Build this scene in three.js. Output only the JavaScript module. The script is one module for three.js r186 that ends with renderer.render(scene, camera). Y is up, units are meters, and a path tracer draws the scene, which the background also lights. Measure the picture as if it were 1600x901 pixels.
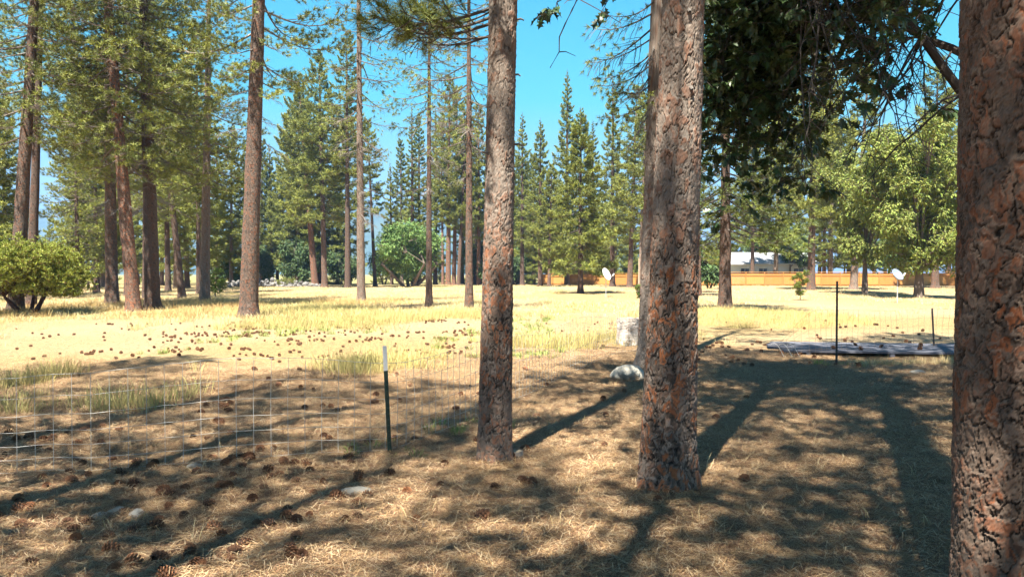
import * as THREE from 'three';
import { mergeGeometries } from 'three/addons/utils/BufferGeometryUtils.js';

// ---------------------------------------------------------------- camera, sky, sun, exposure
const scene = new THREE.Scene();
const EYE = 1.75, FOCAL = 1164, HORIZON = 428;               // metres; pixels of a 1600 x 901 picture
const camera = new THREE.PerspectiveCamera(2 * Math.atan(450.5 / FOCAL) * 180 / Math.PI, 1600 / 901, 0.1, 9000);
camera.position.set(0, EYE, 0);
camera.rotation.x = -Math.atan((450.5 - HORIZON) / FOCAL);
const renderer = new THREE.WebGLRenderer();
renderer.toneMapping = THREE.LinearToneMapping;
renderer.toneMappingExposure = 4.5;
renderer.shadowMap.enabled = true;

const SUN_AZ = 23 * Math.PI / 180, SUN_EL = 62 * Math.PI / 180;   // shadows fall away from the camera and to the right
const toSun = new THREE.Vector3(-Math.sin(SUN_AZ) * Math.cos(SUN_EL), Math.sin(SUN_EL), Math.cos(SUN_AZ) * Math.cos(SUN_EL));
const sun = new THREE.DirectionalLight(new THREE.Color().setRGB(1, 0.93, 0.8), 5);
sun.position.copy(toSun).multiplyScalar(120); sun.castShadow = true; sun.shadow.mapSize.set(4096, 4096);
Object.assign(sun.shadow.camera, { left: -90, right: 90, top: 90, bottom: -90, near: 1, far: 400 });
scene.add(sun, sun.target);
{
  const W = 64, Hh = 256, data = new Float32Array(W * Hh * 4);
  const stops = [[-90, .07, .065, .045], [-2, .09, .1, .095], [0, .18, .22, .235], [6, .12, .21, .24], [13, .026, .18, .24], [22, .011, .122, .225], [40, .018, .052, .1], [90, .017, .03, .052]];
  for (let j = 0; j < Hh; j++) {
    const el = ((j + .5) / Hh - .5) * 180;
    let k = 0; while (k < stops.length - 2 && el > stops[k + 1][0]) k++;
    const a = stops[k], b = stops[k + 1], t = Math.min(1, Math.max(0, (el - a[0]) / (b[0] - a[0])));
    for (let i = 0; i < W; i++) for (let c = 0; c < 4; c++) data[(j * W + i) * 4 + c] = c == 3 ? 1 : a[c + 1] + (b[c + 1] - a[c + 1]) * t;
  }
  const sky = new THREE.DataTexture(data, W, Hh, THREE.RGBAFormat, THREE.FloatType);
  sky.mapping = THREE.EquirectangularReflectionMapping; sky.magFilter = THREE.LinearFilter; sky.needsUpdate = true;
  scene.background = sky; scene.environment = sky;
}
scene.fog = new THREE.FogExp2(0x8fc0ff, 0.00024);

// ---------------------------------------------------------------- helpers
const V = (x, y, z) => new THREE.Vector3(x, y, z);
function rng(a) { return () => { a = (a + 0x6d2b79f5) | 0; let t = Math.imul(a ^ (a >>> 15), 1 | a); t = (t + Math.imul(t ^ (t >>> 7), 61 | t)) ^ t; return ((t ^ (t >>> 14)) >>> 0) / 4294967296; }; }
const lerp = (a, b, t) => a + (b - a) * t, clamp = (x, a = 0, b = 1) => Math.min(b, Math.max(a, x));
const sst = (a, b, x) => { const t = clamp((x - a) / (b - a)); return t * t * (3 - 2 * t); };
const mix3 = (a, b, t) => [lerp(a[0], b[0], t), lerp(a[1], b[1], t), lerp(a[2], b[2], t)];
const imod = (a, n) => ((a % n) + n) % n;
function hash(x, y, s) { let h = Math.imul(x, 374761393) ^ Math.imul(y, 668265263) ^ Math.imul(s, 1274126177); h = Math.imul(h ^ (h >>> 13), 1274126177); h = Math.imul(h ^ (h >>> 16), 2246822519); return ((h ^ (h >>> 15)) >>> 0) / 4294967296; }
function vnoise(x, y, s = 0, px = 1e6, py = 1e6) {
  const ix = Math.floor(x), iy = Math.floor(y), fx = x - ix, fy = y - iy, u = fx * fx * (3 - 2 * fx), v = fy * fy * (3 - 2 * fy);
  const x0 = imod(ix, px), x1 = imod(ix + 1, px), y0 = imod(iy, py), y1 = imod(iy + 1, py);
  return lerp(lerp(hash(x0, y0, s), hash(x1, y0, s), u), lerp(hash(x0, y1, s), hash(x1, y1, s), u), v) * 2 - 1;
}
const fbm = (x, y, s = 0, o = 4) => { let a = 1, t = 0; for (let i = 0; i < o; i++) { t += a * vnoise(x, y, s + i); x *= 2.03; y *= 2.03; a *= .5; } return t; };
const C = { f1: 0, f2: 0, id: 0 };
function cell(x, y, s, px = 1e6, py = 1e6) {
  const ix = Math.floor(x), iy = Math.floor(y); let f1 = 9, f2 = 9, id = 0;
  for (let j = -1; j < 2; j++) for (let i = -1; i < 2; i++) {
    const cx = imod(ix + i, px), cy = imod(iy + j, py), dx = ix + i + hash(cx, cy, s) - x, dy = iy + j + hash(cx, cy, s + 7) - y, d = Math.sqrt(dx * dx + dy * dy);
    if (d < f1) { f2 = f1; f1 = d; id = hash(cx, cy, s + 13); } else if (d < f2) f2 = d;
  }
  C.f1 = f1; C.f2 = f2; C.id = id; return C;
}
const used = new Map();
const numbered = (n) => { const k = used.get(n) ?? 0; used.set(n, k + 1); return k ? n + '_' + String(k).padStart(3, '0') : n; };
function tag(o, label, category, group, kind) {
  if (label) o.userData.label = label; if (category) o.userData.category = category;
  if (group) o.userData.group = group; if (kind) o.userData.kind = kind; return o;
}
function thing(name, label, category, pos = [0, 0, 0], turn = 0, group) {
  const g = new THREE.Group(); g.name = numbered(name); g.position.set(...pos); g.rotation.y = turn; scene.add(g); return tag(g, label, category, group);
}
function mesh(name, geo, mat, parent = scene) { const m = new THREE.Mesh(geo, mat); m.name = parent === scene ? numbered(name) : name; parent.add(m); return m; }
const col = (r, g, b) => new THREE.Color().setRGB(r, g, b);
const std = (c, rough = .9, extra = {}) => new THREE.MeshStandardMaterial({ color: Array.isArray(c) ? col(...c) : c, roughness: rough, ...extra });
// triangle collector with vertex colours
class Tri {
  constructor() { this.p = []; this.c = []; }
  tri(a, b, c, k, k2 = k, k3 = k) { this.p.push(a.x, a.y, a.z, b.x, b.y, b.z, c.x, c.y, c.z); this.c.push(...k, ...k2, ...k3); }
  quad(a, b, c, d, k) { this.tri(a, b, c, k); this.tri(a, c, d, k); }
  tube(pts, rad, sides, k) {
    let prev = null; const n = pts.length, t = V(), u = V(), w = V();
    for (let i = 0; i < n; i++) {
      t.copy(pts[Math.min(n - 1, i + 1)]).sub(pts[Math.max(0, i - 1)]).normalize();
      u.set(0, 1, 0); if (Math.abs(t.y) > .9) u.set(1, 0, 0);
      u.cross(t).normalize(); w.copy(t).cross(u);
      const r = typeof rad === 'function' ? rad(i / (n - 1)) : rad, ring = [];
      for (let s = 0; s < sides; s++) { const a = s / sides * 6.2832; ring.push(V().copy(pts[i]).addScaledVector(u, Math.cos(a) * r).addScaledVector(w, Math.sin(a) * r)); }
      if (prev) for (let s = 0; s < sides; s++) { const s2 = (s + 1) % sides; this.quad(prev[s], prev[s2], ring[s2], ring[s], k); }
      prev = ring;
    }
  }
  geo() {
    const g = new THREE.BufferGeometry();
    g.setAttribute('position', new THREE.Float32BufferAttribute(this.p, 3)); g.setAttribute('color', new THREE.Float32BufferAttribute(this.c, 3));
    g.computeVertexNormals(); return g;
  }
}
function box(w, h, d, x = 0, y = 0, z = 0) { const g = new THREE.BoxGeometry(w, h, d); g.translate(x, y, z); return g; }
const BARE = (x, d) => .05 * vnoise(x * .4 + 3, d * .4, 31) + .18 * fbm(x * .035, d * .035, 37, 2) * sst(14, 45, d) - .12 * sst(-3, -9, x) * sst(3, 7, d) * sst(16, 11, d);
const ground = (x, d) => BARE(x, d) + .018 * fbm(x * 1.7, d * 1.7, 41, 3) * sst(40, 20, Math.abs(d));
const put = (px, d) => [(px - 800) / FOCAL * d, -d];           // picture column and distance -> x, z
const foot = (px, d) => { const [x, z] = put(px, d); return [x, ground(x, d), z]; };

// ---------------------------------------------------------------- textures
function dataTex(w, h, f, srgb = true) {
  const a = new Uint8Array(w * h * 4);
  for (let y = 0; y < h; y++) for (let x = 0; x < w; x++) { const c = f(x / w, y / h), i = (y * w + x) * 4; for (let k = 0; k < 3; k++) a[i + k] = clamp(srgb ? Math.pow(clamp(c[k]), 1 / 2.2) : c[k]) * 255; a[i + 3] = 255; }
  const t = new THREE.DataTexture(a, w, h); t.wrapS = t.wrapT = THREE.RepeatWrapping; t.magFilter = THREE.LinearFilter; t.minFilter = THREE.LinearMipmapLinearFilter;
  if (srgb) t.colorSpace = THREE.SRGBColorSpace; t.needsUpdate = true; return t;
}
// ponderosa bark: jigsaw plates, flakes, furrows. style 0 = rusty plates in dark scales, 1 = weathered pale plates
const B = { h: 0, c: [0, 0, 0] };
function bark(u, v, pu, pv, s, style) {
  const wu = u + .34 * vnoise(u * 2, v * 2, s + 1, pu * 2, pv * 2) + .16 * vnoise(u * 5, v * 5, s + 2, pu * 5, pv * 5), wv = v + .3 * vnoise(u * 2, v * 2, s + 3, pu * 2, pv * 2) + .12 * vnoise(u * 6, v * 5, s + 4, pu * 6, pv * 5);
  cell(wu, wv, s, pu, pv); const e1 = C.f2 - C.f1, id1 = C.id;
  cell(wu * 3, wv * 3, s + 20, pu * 3, pv * 3); const e2 = C.f2 - C.f1, id2 = C.id;
  cell(wu * 7, wv * 6, s + 40, pu * 7, pv * 6); const e3 = C.f2 - C.f1, id3 = C.id;
  const n = vnoise(u * 16, v * 14, s + 5, pu * 16, pv * 14), n2 = vnoise(u * 3, v * 2, s + 6, pu * 3, pv * 2);
  const n3 = vnoise(u * 2, v * 1, s + 8, pu * 2, pv), vein = Math.abs(vnoise(wu * 1.0 + .5, wv * .5, s + 9, pu, Math.max(1, pv * .5)));
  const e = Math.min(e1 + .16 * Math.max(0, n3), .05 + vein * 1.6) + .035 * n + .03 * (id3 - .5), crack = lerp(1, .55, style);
  const plate = sst(.01, .085, e), flake = (id2 - .5) * sst(0, .05, e2), chip = (id3 - .5) * sst(0, .07, e3);
  B.h = lerp(1, plate, crack) * (.55 + .3 * id1) + .34 * flake + .2 * chip + .07 * n;
  const rust = mix3([.4, .14, .05], [.24, .09, .042], id2), scale = mix3([.09, .066, .052], [.23, .17, .135], id3), pale = mix3([.46, .4, .35], [.22, .18, .155], id2 * .6 + id3 * .4);
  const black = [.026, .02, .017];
  const rustIn = sst(.2, .34, e + .14 * n2 + .05 * n) * (id1 > .2 ? 1 : .2) * (id3 > .18 ? 1 : .25);
  let low = mix3(scale, rust, rustIn); if (id2 > .84) low = mix3(low, pale, .65); if (id3 > .93) low = mix3(low, pale, .5);
  let up = mix3(pale, scale, sst(.5, .8, id3 + .3 * n2) * .8); if (id1 > .6 && id2 > .5) up = mix3(up, rust, .5);
  let c = mix3(low, up, clamp(style + .35 * n2 * (style > .02 && style < .98 ? 1 : .4)));
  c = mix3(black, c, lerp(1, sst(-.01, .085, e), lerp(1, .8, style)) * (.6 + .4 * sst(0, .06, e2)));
  const g = (.72 + .5 * id3) * (.88 + .24 * hash(Math.floor(u * 40), Math.floor(v * 30), 5));
  B.c = [c[0] * g, c[1] * g, c[2] * g]; return B;
}
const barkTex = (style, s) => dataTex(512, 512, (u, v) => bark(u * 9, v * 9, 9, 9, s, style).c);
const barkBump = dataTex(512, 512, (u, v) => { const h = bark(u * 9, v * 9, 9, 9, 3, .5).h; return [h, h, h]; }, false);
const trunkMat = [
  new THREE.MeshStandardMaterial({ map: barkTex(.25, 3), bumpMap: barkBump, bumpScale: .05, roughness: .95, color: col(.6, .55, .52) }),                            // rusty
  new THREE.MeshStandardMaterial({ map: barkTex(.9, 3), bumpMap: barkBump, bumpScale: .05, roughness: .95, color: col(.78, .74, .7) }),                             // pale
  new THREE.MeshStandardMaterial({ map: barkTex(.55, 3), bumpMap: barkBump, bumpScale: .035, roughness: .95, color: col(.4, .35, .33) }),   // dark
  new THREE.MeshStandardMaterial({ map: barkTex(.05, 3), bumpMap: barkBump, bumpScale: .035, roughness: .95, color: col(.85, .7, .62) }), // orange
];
// litter / soil detail around a mean of 1: straws over grains
const soilCanvas = (() => {
  const c = document.createElement('canvas'); c.width = c.height = 1024; const g = c.getContext('2d'), r = rng(5);
  g.fillStyle = 'rgb(176,170,162)'; g.fillRect(0, 0, 1024, 1024);
  const im = g.getImageData(0, 0, 1024, 1024), a = im.data;
  for (let y = 0; y < 1024; y++) for (let x = 0; x < 1024; x++) { const i = (y * 1024 + x) * 4, n = 26 * vnoise(x / 16, y / 16, 1, 64, 64) + 22 * vnoise(x / 5, y / 5, 2, 205, 205) + (r() - .5) * 46; a[i] += n; a[i + 1] += n; a[i + 2] += n * .95; }
  g.putImageData(im, 0, 0);
  g.lineCap = 'round';
  for (let k = 0; k < 15000; k++) {
    const x = r() * 1024, y = r() * 1024, t = r() * 6.2832, l = 18 + r() * 60, b = (r() - .5) * .7, v = r();
    const q = v < .42 ? [205 + r() * 45, 195 + r() * 40, 175 + r() * 40] : v < .72 ? [170 + r() * 30, 150 + r() * 30, 130 + r() * 30] : [70 + r() * 40, 56 + r() * 34, 48 + r() * 28];
    g.strokeStyle = `rgba(${q.map((z) => z | 0).join(',')},${.45 + r() * .5})`; g.lineWidth = .8 + r() * 1.3;
    for (const ox of [-1024, 0, 1024]) for (const oy of [-1024, 0, 1024]) {
      if (x + ox < -80 || x + ox > 1104 || y + oy < -80 || y + oy > 1104) continue;
      g.beginPath(); g.moveTo(x + ox, y + oy); g.quadraticCurveTo(x + ox + Math.cos(t) * l * .5, y + oy + Math.sin(t) * l * .5, x + ox + Math.cos(t + b) * l, y + oy + Math.sin(t + b) * l); g.stroke();
    }
  }
  return c;
})();
const soilTex = new THREE.CanvasTexture(soilCanvas); soilTex.colorSpace = THREE.SRGBColorSpace; soilTex.wrapS = soilTex.wrapT = THREE.RepeatWrapping;
const soilBump = new THREE.CanvasTexture(soilCanvas); soilBump.wrapS = soilBump.wrapT = THREE.RepeatWrapping;

// ---------------------------------------------------------------- ground
const axis = (lo, hi, step, far, grow) => {
  const a = []; for (let x = lo; x <= hi + 1e-6; x += step) a.push(x);
  for (let s = step * 2, x = hi + s; x < far; s *= grow, x += s) a.push(x); a.push(far);
  for (let s = step * 2, x = lo - s; x > -far; s *= grow, x -= s) a.unshift(x); a.unshift(-far); return a;
};
const LITTER = (x, d) => clamp(sst(17.5, 13.5, d + 1.6 * fbm(x * .3, d * .3, 51, 3) - (x > 1.5 ? 3.2 : 0) + (x < -4 ? 1.5 : 0)));
function groundColor(x, d) {
  const n = fbm(x * .5, d * .5, 61, 3), n2 = fbm(x * .11, d * .11, 67, 3), n3 = fbm(x * 2.3, d * 2.3, 71, 3);
  let litter = mix3([.41, .285, .155], [.28, .17, .085], sst(-.5, .8, n + n3 * .4)); litter = mix3(litter, [.52, .4, .24], sst(.35, 1.1, n3 + .4 * n2) * .8); litter = mix3(litter, [.2, .12, .065], sst(.5, 1.2, n3 - n * .6) * .6);
  let field = mix3([.5, .42, .28], [.46, .355, .18], sst(-.4, .7, n2)); field = mix3(field, [.47, .43, .17], sst(.25, .9, n) * .55 * sst(24, 34, d)); field = mix3(field, [.44, .33, .19], sst(.4, 1, n3) * .4);
  if (d > 80) field = mix3(field, [.3, .3, .12], sst(90, 160, d));
  return mix3(field, litter, LITTER(x, d));
}
{
  const xs = axis(-12, 12, .09, 4200, 1.22), ds = axis(3.6, 22, .09, 4200, 1.2), P = [], K = [], U = [], I = [];
  for (const d of ds) for (const x of xs) { P.push(x, ground(x, d), -d); K.push(...groundColor(x, d)); U.push(x / 1.7, d / 1.7); }
  const w = xs.length;
  for (let j = 0; j < ds.length - 1; j++) for (let i = 0; i < w - 1; i++) { const a = j * w + i; I.push(a, a + 1, a + w + 1, a, a + w + 1, a + w); }
  const g = new THREE.BufferGeometry(); g.setAttribute('position', new THREE.Float32BufferAttribute(P, 3)); g.setAttribute('color', new THREE.Float32BufferAttribute(K, 3)); g.setAttribute('uv', new THREE.Float32BufferAttribute(U, 2)); g.setIndex(I); g.computeVertexNormals();
  tag(mesh('ground', g, new THREE.MeshStandardMaterial({ map: soilTex, bumpMap: soilBump, bumpScale: .03, vertexColors: true, roughness: 1, color: col(1.5, 1.52, 1.52) })), 'straw coloured ground of pine litter, sand and dry grass', 'ground', null, 'structure');
}
// forested ridges several kilometres off
function hill(name, label, cx, cd, rx, rd, top, seed, bare) {
  const P = [], K = [], I = [], nx = 120, nd = 40;
  for (let j = 0; j <= nd; j++) for (let i = 0; i <= nx; i++) {
    const u = i / nx * 2 - 1, v = j / nd * 2 - 1, prof = Math.pow(Math.max(0, 1 - v * v), .8) * Math.pow(Math.max(0, 1 - u * u), .7);
    const x = cx + u * rx, d = cd + v * rd, y = top * prof * (.82 + .2 * fbm(u * 3, v * 2, seed, 4)) + top * .05 * fbm(u * 16, v * 9, seed + 5, 3) * prof - 6;
    P.push(x, y, -d); const n = fbm(u * 40, v * 24, seed + 9, 3);
    K.push(...mix3(mix3([.03, .055, .03], [.065, .09, .04], sst(-.6, .8, n)), [.3, .26, .2], bare * sst(.86, .96, y / top + .05 * n)));
  }
  for (let j = 0; j < nd; j++) for (let i = 0; i < nx; i++) { const a = j * (nx + 1) + i; I.push(a, a + 1, a + nx + 2, a, a + nx + 2, a + nx + 1); }
  const g = new THREE.BufferGeometry(); g.setAttribute('position', new THREE.Float32BufferAttribute(P, 3)); g.setAttribute('color', new THREE.Float32BufferAttribute(K, 3)); g.setIndex(I); g.computeVertexNormals();
  tag(mesh(name, g, std([1, 1, 1], 1, { vertexColors: true })), label, 'hill', null, 'structure');
}
hill('hill', 'hazy blue forested ridge seen between the left trunks', -2300, 3400, 1500, 900, 400, 3, .9);
hill('hill', 'hazy blue forested ridge seen through the middle gap', -520, 3100, 1250, 800, 370, 8, .3);

// ---------------------------------------------------------------- pine boughs (shared geometries, several lengths)
const WOOD = [.1, .078, .064], GREYWOOD = [.17, .15, .135];
function bough(o) {
  const r = rng(o.seed), t = new Tri(), L = o.L, tmp = V();
  const P = (s) => V(L * s * (1 - .1 * s), L * (-o.droop * s + o.up * s * s * s), L * .06 * Math.sin(s * 4 + o.seed));
  const main = []; for (let i = 0; i <= 7; i++) main.push(P(i / 7));
  t.tube(main, (s) => lerp(.011 * L + .006, .006, s), 5, o.wood ?? WOOD);
  const tuft = (p, a) => {
    const ax = V().copy(a).normalize(), u = V(0, 1, 0).cross(ax); if (u.lengthSq() < .01) u.set(1, 0, 0); u.normalize(); const w = V().copy(ax).cross(u), hue = r();
    for (let k = 0; k < o.needles; k++) {
      const th = .12 + 1.25 * Math.pow(r(), .8), ph = r() * 6.2832, st = Math.sin(th), b = V().copy(p).addScaledVector(ax, -r() * o.needleL * .45);
      const dir = V().copy(ax).multiplyScalar(Math.cos(th)).addScaledVector(u, st * Math.cos(ph)).addScaledVector(w, st * Math.sin(ph)); dir.y -= .12; dir.normalize();
      const l = o.needleL * (.6 + .4 * r()), side = tmp.set(r() - .5, r() - .5, r() - .5).cross(dir).normalize().clone(), e = V().copy(b).addScaledVector(dir, l); e.y -= l * .08;
      const q = (.7 + .4 * r()) * (.8 + .45 * hue), yel = r() * .5 + hue * .6, c = [.185 * q * (.72 + .65 * yel), .232 * q * (.82 + .3 * yel), .04 * q];
      t.tri(V().copy(b).addScaledVector(side, o.needleW * .5), V().copy(b).addScaledVector(side, -o.needleW * .5), e, c);
    }
  };
  for (let k = 0; k < o.twigs; k++) {
    const s = lerp(o.from ?? .22, 1, (k + r() * .8) / o.twigs), sd = k % 2 ? 1 : -1, b = P(Math.min(1, s)), len = L * lerp(.42, .14, s) * (.6 + .6 * r()) + .08;
    const dir = V(.55 + .5 * r(), (r() - .42) * 1.3 + (o.hang ?? 0), sd * (.5 + .6 * r()) * (1 - .5 * Math.max(0, s - .8) * 5)).normalize(), pts = [];
    for (let i = 0; i <= 4; i++) { const q = i / 4; pts.push(V().copy(b).addScaledVector(dir, len * q).add(V((r() - .5) * .05 * len * (i && 1), len * (.35 * q * q * (1 + (o.hang ?? 0))) + (o.hang ?? 0) * len * q * q * .8, (r() - .5) * .08 * len * (i && 1)))); }
    t.tube(pts, (q) => lerp(.006 + .002 * L, .004, q), 3, o.wood ?? WOOD);
    if (r() < (o.bare ?? 0)) {
      for (let m = 0; m < 2; m++) { const b2 = pts[1 + m]; t.tube([b2, V().copy(b2).add(V(.1 + .1 * r(), -.05 - .1 * r(), (r() - .5) * .3)), V().copy(b2).add(V(.22, -.06 - .16 * r(), (r() - .5) * .5))], .004, 3, o.wood ?? WOOD); }
      continue;
    }
    const end = V().copy(pts[4]).sub(pts[3]).normalize(); end.y += .35;
    tuft(pts[4], end);
    if (o.tufts > 1) tuft(V().copy(pts[2]).lerp(pts[3], .6).add(V((r() - .5) * .08, .05, (r() - .5) * .08)), V().copy(end).add(V(r() - .5, r() * .6, r() - .5)));
    if (o.tufts > 2) for (let m = 0; m < o.tufts - 2; m++) { const q = pts[1 + (m % 3)], dd = V(.3 + r(), .3 + r() * .6, (r() - .5) * 1.8).normalize(), tip = V().copy(q).addScaledVector(dd, .14 + .2 * r()); t.tube([q, tip], .004, 3, o.wood ?? WOOD); tuft(tip, dd); }
  }
  if (!(o.bare > .8)) tuft(P(1), V(1, .4, 0));
  const g = t.geo(); g.userData.L = L; return g;
}
const boughSet = (q) => [1.0, 1.7, 2.6].map((L, i) => [0, 1].map((k) => bough({ L, twigs: [8, 13, 19][i], tufts: 3, droop: [.1, .22, .3][i], up: [.25, .3, .32][i], seed: 11 * i + k + q.s, ...q })));
const MID = boughSet({ s: 100, needles: 26, needleL: .21, needleW: .019, tufts: 2 });
const SPARSE = boughSet({ s: 300, needles: 28, needleL: .21, needleW: .017, bare: .35, tufts: 1, hang: -.35 });
const FAR = boughSet({ s: 500, needles: 17, needleL: .27, needleW: .04, tufts: 4 });
const NEAR = boughSet({ s: 700, needles: 84, needleL: .23, needleW: .005, tufts: 2, hang: -.1, bare: .15 });
const DEAD = [bough({ L: 1.5, twigs: 9, tufts: 1, needles: 0, needleL: .1, needleW: .01, droop: .45, up: .1, seed: 901, bare: 1, hang: -.6, wood: GREYWOOD }), bough({ L: .9, twigs: 5, tufts: 1, needles: 0, needleL: .1, needleW: .01, droop: .3, up: .1, seed: 905, bare: 1, hang: -.5, wood: GREYWOOD })];
const needleMat = std([1, 1, 1], .6, { vertexColors: true, side: THREE.DoubleSide });
const woodMat = std([1, 1, 1], .95, { vertexColors: true });

// trunk centre line: base at origin, lean in metres per metre, slight sweep
const spine = (o, y) => V((o.lean ?? 0) * y + (o.sweep ?? 0) * Math.sin(y / o.h * 3.1), y, (o.leanZ ?? 0) * y);
function trunkGeo(o) {
  const P = [], U = [], I = [], n = o.sides ?? 18, rows = []; let y = -.15;
  while (y < o.h) { rows.push(y); y += y < .6 ? .12 : o.d > 60 ? .9 : .35; } rows.push(o.h);
  const rep = Math.max(1, Math.round(6.2832 * o.r / 1.1));
  rows.forEach((yy) => {
    const c = spine(o, yy), t = clamp(yy / o.h), R = o.r * (Math.pow(1 - t, .75) * .97 + .03) * (1 + .38 * Math.exp(-Math.max(0, yy) / .35));
    for (let k = 0; k <= n; k++) {
      const a = k / n * 6.2832, kk = k % n, f = 1 + .07 * vnoise(kk * .9, yy * 1.6, o.seed) + .12 * Math.exp(-Math.max(0, yy) / .3) * vnoise(kk * .5, 3, o.seed + 2);
      P.push(c.x + Math.cos(a) * R * f, yy, c.z + Math.sin(a) * R * f); U.push(k / n * rep, yy / 1.5 + o.seed * .13);
    }
  });
  for (let j = 0; j < rows.length - 1; j++) for (let k = 0; k < n; k++) { const a = j * (n + 1) + k, b = a + n + 1; I.push(a, b, a + 1, a + 1, b, b + 1); }
  const g = new THREE.BufferGeometry(); g.setAttribute('position', new THREE.Float32BufferAttribute(P, 3)); g.setAttribute('uv', new THREE.Float32BufferAttribute(U, 2)); g.setIndex(I); g.computeVertexNormals(); return g;
}
const M4 = new THREE.Matrix4(), Q = new THREE.Quaternion(), E = new THREE.Euler(), ONE = V(1, 1, 1);
function instanced(name, geo, mat, places, parent, tint) {
  const m = new THREE.InstancedMesh(geo, mat, places.length); m.name = parent === scene ? numbered(name) : name;
  places.forEach((p, i) => { m.setMatrixAt(i, p.m); if (tint || p.c) m.setColorAt(i, p.c ?? tint); });
  m.instanceMatrix.needsUpdate = true; m.userData.kind = 'stuff'; parent.add(m); return m;
}
// crown of boughs along the trunk
function crown(root, o) {
  const r = rng(o.seed * 31 + 7), set = o.set ?? MID, cr = new THREE.Group(); cr.name = 'crown'; root.add(cr);
  const lists = [[], [], []], dead = [], variant = o.seed % 2, tint = o.tint ?? [1, 1, 1];
  const nB = Math.round(o.n * (o.dense ?? 1.4));
  for (let i = 0; i < nB; i++) {
    const t = Math.pow((i + r()) / nB, o.pow ?? .9), y = lerp(o.from, o.h * .985, t), prof = o.conic ? Math.pow(1 - t, .8) * .95 + .05 : (Math.sin(Math.PI * Math.pow(clamp(t * .93 + .07), .55)) * .75 + .25);
    const L = o.reach * prof * (.65 + .6 * r()), k = L < 1.25 ? 0 : L < 2.1 ? 1 : 2, g = set[k][variant], sc = Math.min(1.5, L / g.userData.L), az = i * 2.39996 + r() * .8, c = spine(o, y);
    E.set((r() - .5) * .5, -az, lerp(o.tiltLow ?? -.25, .75, Math.pow(t, 1.6)) + (r() - .5) * .3, 'YZX'); Q.setFromEuler(E);
    const q = .8 + .4 * r();
    lists[k].push({ m: new THREE.Matrix4().compose(c, Q.clone(), V(sc, sc * (.85 + .3 * r()), sc)), c: col(tint[0] * q, tint[1] * q, tint[2] * q) });
  }
  for (let i = 0; i < (o.dead ?? 0); i++) {
    const y = lerp(o.deadFrom ?? 3, o.from + 2, r()), az = r() * 6.2832; E.set(0, -az, (r() - .6) * .5, 'YZX'); Q.setFromEuler(E); const sc = .5 + .7 * r();
    dead.push({ m: new THREE.Matrix4().compose(spine(o, y), Q.clone(), V(sc, sc, sc)) });
  }
  lists.forEach((l, k) => l.length && instanced('bough', set[k][variant], needleMat, l, cr));
  if (dead.length) instanced('dead_branch', DEAD[o.seed % 2], woodMat, dead, cr);
  return cr;
}
function pine(o) {
  const root = thing(o.name ?? 'pine_tree', o.label, 'tree', foot(o.px, o.d), 0, o.group);
  o.h ??= 26; o.r ??= .3; o.seed ??= 1;
  mesh('trunk', trunkGeo(o), trunkMat[o.bark ?? 0], root); crown(root, o); return root;
}

// ---------------------------------------------------------------- the near trunks: bark plates modelled
function nearTrunk(root, o) {
  const rows = [], cols = [], P = [], K = [], I = []; let y = -.12;
  while (y < o.h) { rows.push(y); y += y < o.fineTo ? o.step : y < o.fineTo + 1 ? .04 : .22; } rows.push(o.h);
  const face = o.face, n = o.cols; let a = face - Math.PI;
  while (a < face + Math.PI - 1e-4) { cols.push(a); const off = Math.abs(a - face); a += (off < 1.75 ? 1 : 3.2) * 6.2832 / n; }
  const pu = Math.max(4, Math.round(6.2832 * o.R(1) / o.cw)), w = cols.length;
  for (const yy of rows) {
    const c = spine(o, yy), R0 = o.R(Math.max(0, yy)), fl = Math.exp(-Math.max(0, yy) / .22);
    for (const an of cols) {
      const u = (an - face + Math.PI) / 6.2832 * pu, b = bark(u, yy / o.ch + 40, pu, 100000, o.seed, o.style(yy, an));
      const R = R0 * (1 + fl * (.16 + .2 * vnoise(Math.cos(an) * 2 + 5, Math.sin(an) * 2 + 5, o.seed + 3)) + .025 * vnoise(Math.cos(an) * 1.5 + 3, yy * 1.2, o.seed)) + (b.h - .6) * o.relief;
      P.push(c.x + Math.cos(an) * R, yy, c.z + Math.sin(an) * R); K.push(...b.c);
    }
  }
  for (let j = 0; j < rows.length - 1; j++) for (let k = 0; k < w; k++) { const p = j * w + k, q = j * w + (k + 1) % w; I.push(p, p + w, q, q, p + w, q + w); }
  const g = new THREE.BufferGeometry(); g.setAttribute('position', new THREE.Float32BufferAttribute(P, 3)); g.setAttribute('color', new THREE.Float32BufferAttribute(K, 3)); g.setIndex(I); g.computeVertexNormals();
  return mesh('trunk', g, std(o.tone ?? [.76, .74, .71], .9, { vertexColors: true }), root);
}
function stub(root, o, y, az, len, r0) {   // broken branch stub
  const c = spine(o, y), t = new Tri(), d = V(Math.cos(az), .15, Math.sin(az)), R = o.R(y);
  t.tube([V().copy(c).addScaledVector(d, R * .8), V().copy(c).addScaledVector(d, R + len * .6), V().copy(c).addScaledVector(d, R + len).add(V(0, -.02, 0))], (s) => lerp(r0, r0 * .55, s), 6, GREYWOOD);
  mesh('branch_stub', t.geo(), woodMat, root);
}
const nearR = (a) => (y) => { for (let i = 0; i < a.length - 1; i++) if (y < a[i + 1][0]) return lerp(a[i][1], a[i + 1][1], (y - a[i][0]) / (a[i + 1][0] - a[i][0])); return a[a.length - 1][1]; };
const handBough = (root, cr, geo, y, az, pitch, sc, o) => { E.set(0, -az, pitch, 'YZX'); Q.setFromEuler(E); return { m: new THREE.Matrix4().compose(spine(o, y), Q.clone(), V(sc, sc, sc)) }; };
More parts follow.
